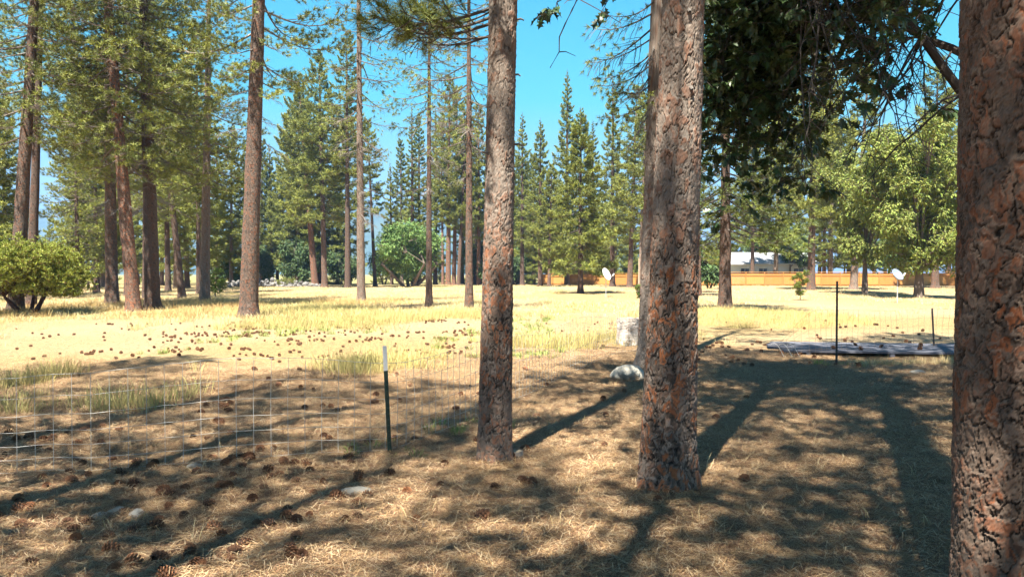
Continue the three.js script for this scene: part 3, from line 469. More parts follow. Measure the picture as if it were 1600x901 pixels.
// black oak whose shaded limbs hang into the view from the right
{
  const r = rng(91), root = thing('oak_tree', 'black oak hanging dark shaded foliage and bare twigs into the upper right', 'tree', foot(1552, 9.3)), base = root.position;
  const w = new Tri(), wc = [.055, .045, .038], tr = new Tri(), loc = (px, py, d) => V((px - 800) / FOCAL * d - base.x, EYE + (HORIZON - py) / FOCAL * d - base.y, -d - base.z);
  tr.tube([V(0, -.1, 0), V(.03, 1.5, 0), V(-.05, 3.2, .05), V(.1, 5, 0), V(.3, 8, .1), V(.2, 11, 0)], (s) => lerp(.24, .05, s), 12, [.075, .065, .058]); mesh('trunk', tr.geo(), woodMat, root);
  const limb = (pts, r0, r1 = .02) => { const c = new THREE.CatmullRomCurve3(pts).getPoints(16); c.forEach((p, i) => { if (i) p.add(V((r() - .5) * .09, (r() - .5) * .09, (r() - .5) * .09)); }); w.tube(c, (s) => lerp(r0, r1, s), 7, wc); return c; };
  const L = [
    limb([V(-.02, 3.3, .05), V(-1, 4.6, .2), loc(1300, -60, 9.8), loc(1180, -40, 10.2), loc(1090, -60, 10.4)], .06),
    limb([V(0, 4.2, 0), V(-1.2, 5.3, -.6), loc(1260, -110, 11), loc(1110, -90, 11.2)], .055),
    limb([V(.05, 4.8, 0), V(-1.6, 6.2, .9), loc(1150, -130, 7.6), loc(960, -90, 7.2), loc(900, -40, 6.9)], .05),
    limb([V(.1, 5.4, 0), V(-.6, 6.4, 1), loc(1400, -160, 7.8), loc(1280, -90, 7.4)], .045),
    limb([V(.2, 6.2, 0), V(1.4, 7.4, -.6), V(2.6, 8, -.4)], .07), limb([V(.2, 7, 0), V(-.9, 8.6, -.8), V(-2, 9.4, -1.2)], .06), limb([V(.25, 7.6, 0), V(.6, 9.4, 1.2), V(.4, 10.4, 2)], .06),
  ];
  const spots = [];
  const hang = (p, to, r0, twigs, leafy, wig = .12) => {
    const n = 9, pts = []; let ox = 0, oz = 0;
    for (let i = 0; i <= n; i++) { const s = i / n; ox += (r() - .5) * wig; oz += (r() - .5) * wig; pts.push(V().lerpVectors(p, to, s).add(V(ox * s, Math.sin(s * 3.14) * .12, oz * s))); }
    w.tube(pts, (s) => lerp(r0, .004, s), 5, wc);
    for (let k = 0; k < twigs; k++) {
      const b = pts[2 + ((r() * (n - 2)) | 0)], dir = V((r() - .5) * 1.6, -.25 - r() * .6 + (r() < .3 ? .6 : 0), (r() - .5) * 1.6).normalize(), l = .2 + .5 * r(), m = V().copy(b).addScaledVector(dir, l * .5).add(V((r() - .5) * .12, .04, (r() - .5) * .12)), e = V().copy(b).addScaledVector(dir, l).add(V((r() - .5) * .2, (r() - .3) * .12, (r() - .5) * .2));
      w.tube([b, m, e], (s) => lerp(.0065, .003, s), 3, wc);
      if (r() < leafy) { spots.push(e); if (r() < .6) spots.push(m); }
    }
    if (r() < leafy) spots.push(pts[n]);
  };
  // dense dark drape
  for (let i = 0; i < 38; i++) { const c = L[i % 2], p = c[5 + ((r() * 12) | 0)] ?? c[12], x = lerp(1085, 1225, r()), y = lerp(20, 345, Math.pow(r(), .75)); hang(p, loc(x + (y > 230 ? 12 : 0), y, 10.1 + r() * 1.2), .014, 9, .95, .1); }
  // bare hanging twigs farther right, leaves only near the top
  for (let i = 0; i < 34; i++) { const c = L[[0, 3, 0, 1][i % 4]], p = c[2 + ((r() * 9) | 0)], x = lerp(1225, 1490, r()), y = lerp(60, 300, r()); hang(p, loc(x, y, 7.6 + r() * 2.4), .017, 10, y < 110 ? .18 : .03, .17); }
  for (let i = 0; i < 8; i++) { const c = L[[0, 3, 1][i % 3]], p = c[2 + ((r() * 12) | 0)]; hang(p, loc(lerp(1240, 1495, r()), lerp(-60, 40, r()), 7.6 + r() * 2.6), .012, 7, .7, .12); }
  // twig against the open sky
  hang(L[2][15], loc(893, 108, 6.9), .012, 5, .0, .1); hang(L[2][15], loc(862, 22, 6.8), .006, 2, 0, .06); spots.push(loc(862, 22, 6.8), loc(950, 2, 7)); hang(L[2][12], loc(958, -5, 7), .011, 3, 0, .08);
  for (let i = 0; i < 26; i++) { const c = L[[0, 1, 3, 4, 5, 6][(r() * 6) | 0]], p = c[4 + ((r() * 12) | 0)]; hang(p, V().copy(p).add(V((r() - .5) * 1.8, .2 + r() * 1.2, (r() - .5) * 1.8)), .012, 7, .9, .12); }
  mesh('limbs', w.geo(), woodMat, root);
  const cr = new THREE.Group(); cr.name = 'crown'; root.add(cr); const lists = [[], [], []];
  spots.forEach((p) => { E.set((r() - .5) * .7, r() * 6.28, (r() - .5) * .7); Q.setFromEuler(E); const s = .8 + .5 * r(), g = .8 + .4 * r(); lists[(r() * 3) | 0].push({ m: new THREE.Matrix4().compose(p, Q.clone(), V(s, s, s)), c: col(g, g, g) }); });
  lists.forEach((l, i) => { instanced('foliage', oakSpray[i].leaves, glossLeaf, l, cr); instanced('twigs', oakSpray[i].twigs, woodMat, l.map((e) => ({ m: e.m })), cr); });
}
// pines standing behind and beside the camera: their crowns throw the shade over the foreground
[[-2.3, -2.6, 23, 5.5, 3.2], [-1.5, -4.6, 24, 6, 3.4], [-7.2, 3.4, 21, 4.5, 3.2], [-4.6, -1.6, 22, 5, 3.2], [-5.6, 1.2, 22, 5, 3.2], [.4, -1.5, 22, 6.5, 3], [5.2, -2.4, 24, 6, 3.4], [-10.5, 6.2, 19, 4, 3], [8.6, 1.2, 24, 5, 3.6], [11.5, 8.5, 23, 5, 3.6]].forEach(([x, d, h, from, reach], i) => {
  const o = { h, r: .2, seed: 120 + i, from, reach, n: x < -4 ? 44 : x > 0 ? 42 : 26, dense: 1, lean: 0, d: 30, set: MID };
  const t = thing('pine_tree', 'pine outside the picture whose crown shades the foreground', 'tree', [x, ground(x, d), -d], 0, 'pines around the viewpoint');
  mesh('trunk', trunkGeo(o), trunkMat[0], t); crown(t, o);
});

// ---------------------------------------------------------------- wooden fence, house, dishes
const cedar = [[.44, .2, .05], [.48, .23, .06], [.4, .175, .042]].map((c) => std(c, .85)), cedarPost = std([.34, .15, .04], .85);
function boardFence(label, from, to, h, hue) {
  const a = V(...foot(...from)), b = V(...foot(...to)), len = Math.hypot(b.x - a.x, b.z - a.z), n = Math.round(len / 2.44), t = thing('board_fence', label, 'fence', a.toArray(), Math.atan2(-(b.z - a.z), b.x - a.x), 'wooden board fences beyond the field'), s = len / n;
  const boards = mergeGeometries(Array.from({ length: 15 }, (_, k) => box(s / 15 - .012, h - .12 + (k % 3) * .012, .02, (k + .5) * s / 15, h / 2 - .02, .02 * (k % 2) * .15)));
  for (let i = 0; i <= n; i++) {
    mesh('post', box(.12, h + .06, .12, i * s, h / 2 - .02, .075), cedarPost, t);
    if (i < n) { mesh('panel', boards, cedar[(i * 7 + hue) % 3], t).position.x = i * s; mesh('rail', box(s - .13, .1, .05, (i + .5) * s, h - .42, .045), cedarPost, t); mesh('rail', box(s - .13, .1, .05, (i + .5) * s, .22, .045), cedarPost, t); mesh('cap_board', box(s - .004, .05, .2, (i + .5) * s, h + .06, .03), cedar[1], t); }
  }
}
boardFence('orange wooden board fence running behind the white dish', [842, 122], [1080, 112], 1.85, 0);
boardFence('orange wooden board fence running behind the maple and sapling', [1080, 104], [1530, 98], 1.85, 1);
{
  const t = thing('house', 'white house behind the wooden fence at right', 'house', foot(1192, 130), .12), white = std([.62, .63, .64], .8), glass = std([.04, .05, .06], .12), grey = std([.55, .56, .58], .8);
  const sh = new THREE.Shape([[-7.5, 0], [7.5, 0], [7.5, 3.6], [-7.5, 3.6]].map((p) => new THREE.Vector2(...p)));
  for (const [x, y, w, h] of [[-5, 1.4, 1.6, 1.4], [-1.8, 1.4, 1.6, 1.4], [4.6, 1.4, 2, 1.4], [1.3, 0, 1, 2.2]]) { sh.holes.push(new THREE.Path([[x - w / 2, y + .02], [x - w / 2, y + h], [x + w / 2, y + h], [x + w / 2, y + .02]].map((p) => new THREE.Vector2(...p)))); }
  const wg = new THREE.ExtrudeGeometry(sh, { depth: .25, bevelEnabled: false }); wg.translate(0, 0, 3.75); mesh('wall', wg, white, t); mesh('wall', box(15, 3.6, .25, 0, 1.8, -3.87), white, t); mesh('wall', box(.25, 3.6, 7.4, -7.37, 1.8, 0), white, t); mesh('wall', box(.25, 3.6, 7.4, 7.37, 1.8, 0), white, t);
  for (const [x, y, w, h] of [[-5, 1.4, 1.6, 1.4], [-1.8, 1.4, 1.6, 1.4], [4.6, 1.4, 2, 1.4]]) { const f = mesh('window', mergeGeometries([box(w, .08, .12, x, y + .06, 3.88), box(w, .08, .12, x, y + h - .04, 3.88), box(.08, h - .2, .12, x - w / 2 + .04, y + h / 2, 3.88), box(.08, h - .2, .12, x + w / 2 - .04, y + h / 2, 3.88), box(.06, h - .2, .1, x, y + h / 2, 3.88)]), white, t); mesh('pane', box(w - .16, h - .16, .02, x, y + h / 2, 3.86), glass, f); }
  mesh('door', box(.98, 2.16, .06, 1.3, 1.09, 3.86), grey, t);
  const roof = new THREE.Shape([[-4.9, -.25], [0, 1.7], [4.9, -.25], [4.9, -.05], [0, 1.92], [-4.9, -.05]].map((p) => new THREE.Vector2(...p))), rg = new THREE.ExtrudeGeometry(roof, { depth: 16, bevelEnabled: false }); rg.rotateY(Math.PI / 2); rg.translate(-8, 3.62, 0); mesh('roof', rg, std([.42, .43, .46], .7), t);
}
function dish(label, px, d, poleH, size, az, elev, roll, c, mark) {
  const t = thing('satellite_dish', label, 'satellite dish', foot(px, d), 0), metal = std([.42, .43, .45], .5, { metalness: .3 });
  mesh('pole', mergeGeometries([new THREE.CylinderGeometry(.03, .035, poleH + .2, 10).translate(0, poleH / 2 - .1, 0)]), metal, t);
  const h = new THREE.Group(); h.name = 'dish'; h.position.y = poleH; E.set(-elev, az, 0, 'YXZ'); h.quaternion.setFromEuler(E); t.add(h);   // +z is the dish axis
  const prof = []; for (let i = 0; i <= 14; i++) { const q = i / 14 * size; prof.push(new THREE.Vector2(q, q * q * .42)); } for (let i = 14; i >= 0; i--) { const q = i / 14 * size; prof.push(new THREE.Vector2(q, q * q * .42 - .02)); }
  const g = new THREE.LatheGeometry(prof, 40); g.rotateX(Math.PI / 2); g.scale(1.1, 1, 1); g.rotateZ(roll); g.translate(0, size * .55, .1); mesh('reflector', g, std(c, .45), h);
  mesh('bracket', mergeGeometries([box(.16, .24, .12, 0, .05, .02)]), metal, h);
  const a = new Tri(); a.tube([V(0, -.0, .06), V(0, -size * .5 + .1, size * .75), V(0, -size * .1, size * 1.35)], .022, 6, [1, 1, 1]); mesh('feed_arm', a.geo(), metal, h);
  const f = new THREE.CylinderGeometry(.05, .06, .2, 10); f.rotateX(Math.PI / 2 - .5); f.translate(0, -size * .08, size * 1.4); mesh('feed_horn', f, std([.75, .75, .72], .5), h);
  if (mark) for (const [x, y, s] of [[-.13, .06, .07], [.02, .03, .06], [-.05, .02, .05], [.12, 0, .05]]) { const m = new THREE.CylinderGeometry(s, s, .012, 14); m.rotateX(Math.PI / 2); m.scale(1, .75, 1); m.translate(x, size * .55 + y, .125); mesh('print_mark', m, std([.6, .62, .66], .5), h); }
}
dish('white satellite dish on a dark pole in the sunny field left of the thick trunk', 947, 60, 1.5, .52, .95, .45, .5, [.8, .8, .78], false);
dish('grey blue satellite dish on a pole in front of the big maple', 1403, 48, 1.55, .4, .45, .55, -.5, [.2, .24, .32], true);
// thin bare pole in the field
mesh('marker_pole', new THREE.CylinderGeometry(.03, .035, 3.1, 8).translate(0, 1.5, 0), std([.5, .4, .3], .8));
{ const p = scene.children[scene.children.length - 1]; p.position.set(...foot(998.5, 56)); tag(p, 'thin pale pole standing in the dry grass behind the stump', 'pole'); }

// ---------------------------------------------------------------- wire fence and posts
const wireMat = std([.5, .49, .46], .8), rustWire = std([.26, .2, .16], .9);
function wireFence(label, path, h, mat, sag, seed, lowEnd) {
  const r = rng(seed), pts = path.map(([x, d]) => V(x, 0, -d)), curve = new THREE.CatmullRomCurve3(pts, false, 'catmullrom', .2), len = curve.getLength(), n = Math.round(len / .152), t = thing('wire_fence', label, 'fence', [pts[0].x, 0, pts[0].z]), o = pts[0];
  const low = (s) => lowEnd ? sst(0, .14, s) : 1, P = (s, q) => { const p = curve.getPointAt(clamp(s)), g = ground(p.x, -p.z), wob = .03 * Math.sin(s * len * 2.1 + q * 4) * q; return V(p.x - o.x + wob * .6, g + .03 + q * h * low(s) * (1 - sag * Math.pow(Math.sin(s * len * .8 + seed), 2)), p.z - o.z + wob); };
  const levels = [0, .13, .27, .42, .59, .78, 1];
  for (const q of levels) { const a = new Tri(), c = []; for (let i = 0; i <= n; i++) c.push(P(i / n, q)); a.tube(c, q == 1 || q == 0 ? .0022 : .0017, 4, [1, 1, 1]); mesh('horizontal_wire', a.geo(), mat, t); }
  for (let i = 0; i <= n; i++) { const a = new Tri(), b = r() * .012; a.tube([0, .27, .59, 1].map((q) => P(i / n + b * q * .02, q)), .0021, 4, [1, 1, 1]); mesh('vertical_wire', a.geo(), mat, t); }
}
wireFence('sagging galvanised wire mesh fence on the left behind the middle foreground pine', [[-6.6, 6.3], [-4, 6.5], [-2.4, 6.85], [-1.19, 7.3], [-.46, 9], [.9, 12.6], [2.1, 15.6], [3.15, 17.6]], .92, wireMat, .1, 3);
wireFence('rusty wire mesh fence on the right above the grey boards', [[5.6, 16.4], [6.4, 15.9], [7.6, 16.4], [9.4, 16.9], [11.4, 17.2], [13, 17.4]], .98, rustWire, .05, 8, true);
const postGreen = std([.03, .055, .04], .5, { metalness: .2 }), postRust = std([.06, .045, .04], .7, { metalness: .2 });
function tPost(label, px, d, h, tilt, mat, tip) {
  const t = thing('fence_post', label, 'fence post', foot(px, d), .5), sh = new THREE.Shape([[-.02, -.004], [.02, -.004], [.02, .003], [.003, .003], [.003, .028], [-.003, .028], [-.003, .003], [-.02, .003]].map((p) => new THREE.Vector2(...p)));
  t.rotation.order = 'ZYX'; t.rotation.z = tilt;
  const g = new THREE.ExtrudeGeometry(sh, { depth: (tip ? h - tip : h) + .25, bevelEnabled: false }); g.rotateX(-Math.PI / 2); g.translate(0, -.25, 0); mesh('shaft', g, mat, t);
  if (tip) { const w = new THREE.ExtrudeGeometry(sh, { depth: tip, bevelEnabled: false }); w.rotateX(-Math.PI / 2); w.translate(0, h - tip, 0); mesh('white_tip', w, std([.8, .8, .78], .6), t); }
  const s = box(.012, .012, .012); for (let y = .12; y < h - (tip || 0) - .05; y += .055) mesh('stud', s, mat, t).position.set(0, y, .01);
}
tPost('green steel fence post with a white painted tip', 608, 7.2, 1.06, .045, postGreen, .24);
tPost('tall dark steel fence post standing before the grey boards', 1309, 14.4, 1.62, 0, postRust, 0);
tPost('thin rusty rod post holding the right wire fence', 1462, 17.1, .98, .06, postRust, 0);
// loose bent wires near the boards
for (const [px, k] of [[1226, 0], [1240, 1], [1253, 2]]) { const a = new Tri(), c = []; for (let i = 0; i <= 6; i++) { const s = i / 6; c.push(V(-.12 * s - .02 * k, .02 + .34 * Math.sin(s * 2.2) * .8, -.25 * s)); } a.tube(c, .004, 4, [1, 1, 1]); const m = mesh('bent_wire', a.geo(), wireMat); m.position.set(...foot(px, 15.4)); m.rotation.y = .6; tag(m, ['left', 'middle', 'right'][k] + ' one of three bent wire ends beside the grey boards', 'wire', 'bent wire ends by the grey boards'); }

// ---------------------------------------------------------------- grey boards, stumps, stones, sticks
{
  const t = thing('board_platform', 'low platform of weathered grey boards lying on the ground at right', 'platform', [9.15, ground(9.15, 16.6), -16.75], -.15), r = rng(14);
  const mats = [[.1, .105, .135], [.14, .145, .175], [.08, .085, .11], [.19, .19, .215]].map((c) => std(c, .85, { bumpMap: soilBump, bumpScale: .004 }));  // board greys include a darkening that stands for tree shade
  for (let i = 0; i < 11; i++) { const L = 6.2 - r() * .5, m = mesh('plank', box(L, .045, .185), mats[(r() * 4) | 0], t); m.position.set((r() - .5) * .5, (.085) + r() * .016, -1.05 + i * .2); m.rotation.set((r() - .5) * .06, (r() - .5) * .012, (r() - .5) * .006); }
  for (const x of [-2.6, -.9, .9, 2.6]) mesh('joist', box(.09, .06, 2.2, x, .03, 0), mats[2], t);
}
function stump(name, label, px, d, r, h, seed, pale) {
  const t = thing(name, label, 'stump', foot(px, d)), P = [], K = [], I = [], n = 120, m = 46;
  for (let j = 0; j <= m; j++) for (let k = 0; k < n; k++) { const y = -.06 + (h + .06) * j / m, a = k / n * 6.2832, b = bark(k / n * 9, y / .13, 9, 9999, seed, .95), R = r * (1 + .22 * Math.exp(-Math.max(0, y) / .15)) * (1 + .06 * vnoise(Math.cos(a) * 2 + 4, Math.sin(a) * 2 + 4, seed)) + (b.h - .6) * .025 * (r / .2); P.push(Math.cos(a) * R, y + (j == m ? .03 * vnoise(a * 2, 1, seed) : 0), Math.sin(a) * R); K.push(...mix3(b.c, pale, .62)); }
  for (let j = 0; j < m; j++) for (let k = 0; k < n; k++) { const p = j * n + k, q = j * n + (k + 1) % n; I.push(p, p + n, q, q, p + n, q + n); }
  const g = new THREE.BufferGeometry(); g.setAttribute('position', new THREE.Float32BufferAttribute(P, 3)); g.setAttribute('color', new THREE.Float32BufferAttribute(K, 3)); g.setIndex(I); g.computeVertexNormals(); mesh('bark', g, std([1, 1, 1], .95, { vertexColors: true }), t);
  const top = new THREE.CircleGeometry(r * .99, 40, 0); top.rotateX(-Math.PI / 2); const c = []; for (let i = 0; i < top.attributes.position.count; i++) { const x = top.attributes.position.getX(i), z = top.attributes.position.getZ(i), q = .85 + .3 * Math.abs(Math.sin(Math.hypot(x, z) * 90)); c.push(.42 * q, .33 * q, .23 * q); } top.setAttribute('color', new THREE.Float32BufferAttribute(c, 3)); top.translate(0, h - .006, 0); mesh('cut_face', top, std([1, 1, 1], .95, { vertexColors: true }), t);
}
stump('tree_stump', 'pale cut stump standing left of the thick foreground trunk', 982, 18.4, .27, .64, 71, [.56, .5, .45]);
stump('tree_stump', 'tiny cut stump beside the foot of the middle foreground pine', 806, 7.05, .06, .07, 73, [.36, .3, .24]);
const stoneMat = [[.45, .42, .36], [.3, .29, .26], [.3, .29, .28], [.44, .42, .38]].map((c) => std(c, .95, { bumpMap: soilBump, bumpScale: .01 }));
function stoneGeo(seed) { const g = new THREE.IcosahedronGeometry(1, 5), p = g.attributes.position; for (let i = 0; i < p.count; i++) { const v = V().fromBufferAttribute(p, i), f = 1 + .2 * fbm(v.x * 1.3 + 9, v.y * 1.3 + v.z * 1.7, seed, 3) + .06 * fbm(v.x * 5, v.z * 5 + v.y * 4, seed + 3, 2); p.setXYZ(i, v.x * f, v.y * f, v.z * f); } g.computeVertexNormals(); return g; }
const stones = [1, 2, 3].map(stoneGeo);
function stone(label, px, d, sx, sy, sz, k, m, turn = 0, group) { const o = mesh('stone', stones[k], stoneMat[m]); o.position.set(...foot(px, d)); o.position.y += sy * .35; o.scale.set(sx, sy, sz); o.rotation.y = turn; tag(o, label, 'stone', group); }
stone('grey mossy boulder at the foot of the grey barked pine', 981, 12.3, .26, .17, .22, 0, 0);
stone('flat pale stone half buried in litter right of the green post', 556, 5.9, .13, .04, .09, 1, 1);
[[150, 5.4], [178, 5.5], [208, 5.45]].forEach(([px, d], i) => stone(['left', 'middle', 'right'][i] + ' one of three white stones among the cones at lower left', px, d, .06 + .015 * i, .035, .05, i, 3, i, 'white stones at lower left'));
stone('pale flat stone beside the grass right of the tall dark post', 1436, 12.9, .16, .04, .1, 1, 1, .4);
stone('small grey stone in the shade left of the wire fence', 302, 6.6, .07, .04, .05, 2, 1);
stone('little white stone upright beside the thick foreground trunk', 1083, 19, .07, .12, .06, 2, 3);
// rock pile far left
{
  const r = rng(55), pl = [];
  for (let i = 0; i < 520; i++) { const u = r() * 2 - 1, v = r() * 2 - 1; if (u * u + v * v > 1) continue; const [x, z] = put(lerp(330, 500, (u + 1) / 2), 108 + v * 4), y = ground(x, -z) + (1.15 - .9 * (u * u + v * v)) * r(); E.set(r() * 6, r() * 6, r() * 6); Q.setFromEuler(E); const s = .12 + .28 * r() * r(); pl.push({ m: new THREE.Matrix4().compose(V(x, y, z), Q.clone(), V(s * 1.2, s * .8, s)), c: ((g) => col(g, g, g))(.6 + .5 * r()) }); }
  const small = new THREE.IcosahedronGeometry(1, 1), p = small.attributes.position; for (let i = 0; i < p.count; i++) { const f = .8 + .4 * hash(Math.round(p.getX(i) * 50), Math.round(p.getY(i) * 50 + p.getZ(i) * 90), 3); p.setXYZ(i, p.getX(i) * f, p.getY(i) * f, p.getZ(i) * f); } small.computeVertexNormals();
  tag(instanced('rock_rubble', small, std([.2, .195, .19], .95), pl, scene), 'long low heap of grey rocks beyond the left field', 'rubble', null, 'stuff');
}
// sticks
function stick(label, px, d, len, turn, r0, seed, group) { const r = rng(seed), a = new Tri(), c = []; for (let i = 0; i <= 7; i++) { const s = i / 7; c.push(V(len * (s - .5), .014 + .02 * r(), (r() - .5) * .08 * len)); } a.tube(c, (s) => lerp(r0, r0 * .4, s), 5, [.12, .09, .07]); for (let k = 0; k < 3; k++) { const b = c[2 + k * 2 - (k == 2 ? 1 : 0)]; a.tube([b, V().copy(b).add(V(.12 * len, .03, (k % 2 ? 1 : -1) * .12 * len))], r0 * .5, 4, [.12, .09, .07]); } const m = mesh('fallen_stick', a.geo(), woodMat); m.position.set(...foot(px, d)); m.rotation.y = turn; tag(m, label, 'stick', group); }
stick('forked dark stick on the sunlit litter below the middle foreground pine', 832, 4.85, .42, .5, .009, 3); stick('thin twig on the litter below the white tipped post', 655, 5.0, .14, .9, .005, 4);
stick('long thin stick lying right of the thick foreground trunk', 1255, 6.2, .9, -.15, .007, 5); stick('fallen twig across the shaded ground near the right trunk', 1415, 5.0, .55, -.6, .006, 6); stick('grey stick in the open shade left of the wire fence', 330, 11.3, .8, -.5, .012, 7);

// ---------------------------------------------------------------- pine cones
function coneGeo(seed, open) {
  const r = rng(seed), t = new Tri(), n = 46, dark = [.07, .035, .02];
  const core = []; for (let i = 0; i <= 5; i++) core.push(V(0, -.04 + .085 * i / 5, 0)); t.tube(core, (s) => .006 + .016 * Math.sin(Math.PI * clamp(s * .85 + .12)), 6, dark);
  for (let k = 0; k < n; k++) {
    const s = (k + .5) / n, y = -.04 + .082 * s, R = (.012 + .03 * Math.pow(Math.sin(Math.PI * (s * .86 + .1)), .8)) * open, a = k * 2.39996, q = .7 + .6 * r(), c = [.2 * q, .09 * q, .042 * q], up = .35 + 1.1 * s;
    const o = V(Math.cos(a), 0, Math.sin(a)), sd = V(-o.z, 0, o.x), p0 = V(0, y, 0).addScaledVector(o, .006), tip = V(0, y + R * up * .45 - .004, 0).addScaledVector(o, R), wd = R * .3;
    const l = V().lerpVectors(p0, tip, .8).addScaledVector(sd, wd), m = V().lerpVectors(p0, tip, .8).addScaledVector(sd, -wd), dn = V().copy(tip).add(V(0, -.006, 0));
    t.tri(p0, l, m, dark, c, c); t.tri(l, tip, m, c); t.tri(l, dn, tip, c); t.tri(m, tip, dn, c); t.tri(p0, m, dn, dark, c, c); t.tri(p0, dn, l, dark, c, c);
  }
  return t.geo();
}
const cones = [coneGeo(1, 1), coneGeo(2, 1.15), coneGeo(3, .8)], coneMat = [std([1, 1, 1], .8, { vertexColors: true }), std([.6, .6, .62], .85, { vertexColors: true }), std([1.5, 1.45, 1.4], .8, { vertexColors: true })];
{
  const r = rng(303), all = [];
  const scatter = (n, x0, x1, d0, d1, zone, clump = 0) => { let cx = 0, cd = 0; for (let i = 0; i < n; i++) { if (!clump || i % clump == 0) { cx = lerp(x0, x1, r()); cd = lerp(d0, d1, r()); } const x = clump ? cx + (r() - .5) * .5 : cx, d = clump ? cd + (r() - .5) * .5 : cd; all.push({ x, d, s: (zone == 6 ? .62 : .75) + .4 * r(), zone, k: (r() * 3) | 0, m: r() < .55 ? 0 : r() < .6 ? 1 : 2, e: [r() * 6.28, r() * 6.28, 1.57 + (r() - .5) * .9] }); } };
  scatter(72, -4.3, -1.7, 4.4, 7.2, 0, 3); scatter(50, -4.2, -1.2, 4.3, 6.6, 0); scatter(40, -6, -2.2, 7, 10.5, 0, 3); scatter(30, -2.2, .2, 5, 8, 1); scatter(14, .2, 3.5, 5.5, 12, 2); scatter(26, -5, 1, 9, 13.5, 3);
  scatter(40, 3.6, 7, 16, 20, 4, 3); scatter(26, 3.5, 7.5, 14, 16.5, 4); scatter(34, 7.5, 12.5, 18.6, 28, 5);
  scatter(360, -9.5, -1.2, 15.5, 29, 6, 5); scatter(180, -10, -1, 15, 31, 6); scatter(60, -16, -6, 17, 26, 6); scatter(40, .5, 4, 17, 26, 6);
  const labels = ['brown pine cone among the many cones in the shade at lower left', 'brown pine cone on the litter around the white tipped post', 'brown pine cone on the litter right of the middle foreground pine', 'brown pine cone in the striped shade behind the wire fence', 'brown pine cone in the scatter left of the grey boards', 'brown pine cone on the sunlit sand behind the grey boards', 'brown pine cone on the bright ground of the open field'];
  const groups = ['cones at lower left', 'cones around the white tipped post', 'cones right of the middle pine', 'cones behind the wire fence', 'cones left of the grey boards', 'cones on the sand', 'cones in the field'];
  all.sort((a, b) => a.d - b.d);
  all.forEach((c) => { const y = ground(c.x, c.d) + .034 * c.s; E.set(...c.e); c.m4 = new THREE.Matrix4().compose(V(c.x, y, -c.d), new THREE.Quaternion().setFromEuler(E), V(c.s, c.s, c.s)); });
  const single = all.filter((c) => c.zone != 6), rest = all.filter((c) => c.zone == 6), own = single.concat(rest.splice(0, Math.max(0, 290 - single.length)));
  own.forEach((c) => { const o = mesh('pine_cone', cones[c.k], coneMat[c.m]); c.m4.decompose(o.position, o.quaternion, o.scale); 
    const tone = ['brown', 'dark', 'pale rusty'][c.m]; let w = labels[c.zone], g = groups[c.zone];
    if (c.zone == 0) { const px = c.x / c.d * FOCAL + 800; const a = c.d < 4.9 ? 'along the bottom edge' : c.d < 5.8 ? 'around the white stones' : c.d < 7 ? 'before the wire fence' : 'behind the wire fence at the left', b = px < 110 ? 'nearest the left edge' : px < 260 ? 'left of centre' : px < 420 ? 'below the tall dry grass' : 'toward the white tipped post'; w = `brown pine cone ${a}, ${b}`; g = `cones ${a}, ${b}`; }
    tag(o, w.replace('brown', tone), 'pine cone', `${tone} ${g}`); });
  tag(instanced('pine_cone_scatter', cones[0], coneMat[0], rest.map((c) => ({ m: c.m4 })), scene), 'scattering of small brown pine cones over the bright field', 'pine cones', null, 'stuff');
  [[7.1, 16.4], [7.6, 16.2], [8.3, 16.7], [8.9, 16.2], [9.3, 16.9], [7.9, 17.1]].forEach(([x, d], i) => { const o = mesh('pine_cone', cones[i % 3], coneMat[1]); o.position.set(x, ground(9.15, 16.6) + .15, -d); o.rotation.set(i, i * 2, 1.5); o.scale.setScalar(1.15); tag(o, 'dark pine cone lying on the grey boards', 'pine cone', 'cones on the boards'); });
}

// ---------------------------------------------------------------- needle litter, grass
{
  const r = rng(404), geos = [0, 1, 2].map(() => {
    const t = new Tri();
    for (let k = 0; k < 34; k++) { const x = (r() - .5) * .34, z = (r() - .5) * .34, a = r() * 6.2832, l = .07 + .11 * r(), y = .004 + .038 * r() * r(), b = V(x, y, z), m = V(x + Math.cos(a) * l * .5, y + .004 + .014 * r(), z + Math.sin(a) * l * .5), a2 = a + (r() - .5) * .6, e = V(m.x + Math.cos(a2) * l * .5, .002 + .016 * r(), m.z + Math.sin(a2) * l * .5), s = V(-Math.sin(a), .3 * (r() - .5), Math.cos(a)).multiplyScalar(.0013), q = .6 + .6 * r(), v = r(), c = v < .45 ? [.42 * q, .27 * q, .13 * q] : v < .72 ? [.54 * q, .41 * q, .25 * q] : [.17 * q, .085 * q, .045 * q]; const A = V().copy(b).add(s), Bq = V().copy(b).sub(s), Cc = V().copy(m).sub(s), D = V().copy(m).add(s); t.quad(A, Bq, Cc, D, c); t.tri(D, Cc, e, c); }
    return t.geo();
  }), lists = [[], [], []];
  for (let i = 0; i < 34000; i++) { const d = 3.4 + 13.6 * Math.pow(r(), 1.5), x = (r() * 2 - 1) * (d * .72 + .8); if (r() > LITTER(x, d) * (.55 + .45 * sst(-.3, .4, fbm(x * .8, d * .8, 91, 2)))) continue; E.set((r() - .5) * .12, r() * 6.28, (r() - .5) * .12); Q.setFromEuler(E); const s = .8 + .5 * r(), g = .8 + .4 * r(); lists[(r() * 3) | 0].push({ m: new THREE.Matrix4().compose(V(x, ground(x, d) + .002, -d), Q.clone(), V(s, s, s)), c: col(g, g, g) }); }
  lists.forEach((l, i) => tag(instanced('needle_litter', geos[i], std([1, 1, 1], .8, { vertexColors: true, side: THREE.DoubleSide }), l, scene), ['dry pine needles strewn over the foreground', 'fallen straw coloured needles matted on the foreground', 'loose dead needles covering the foreground soil'][i], 'pine needles', null, 'stuff'));
}
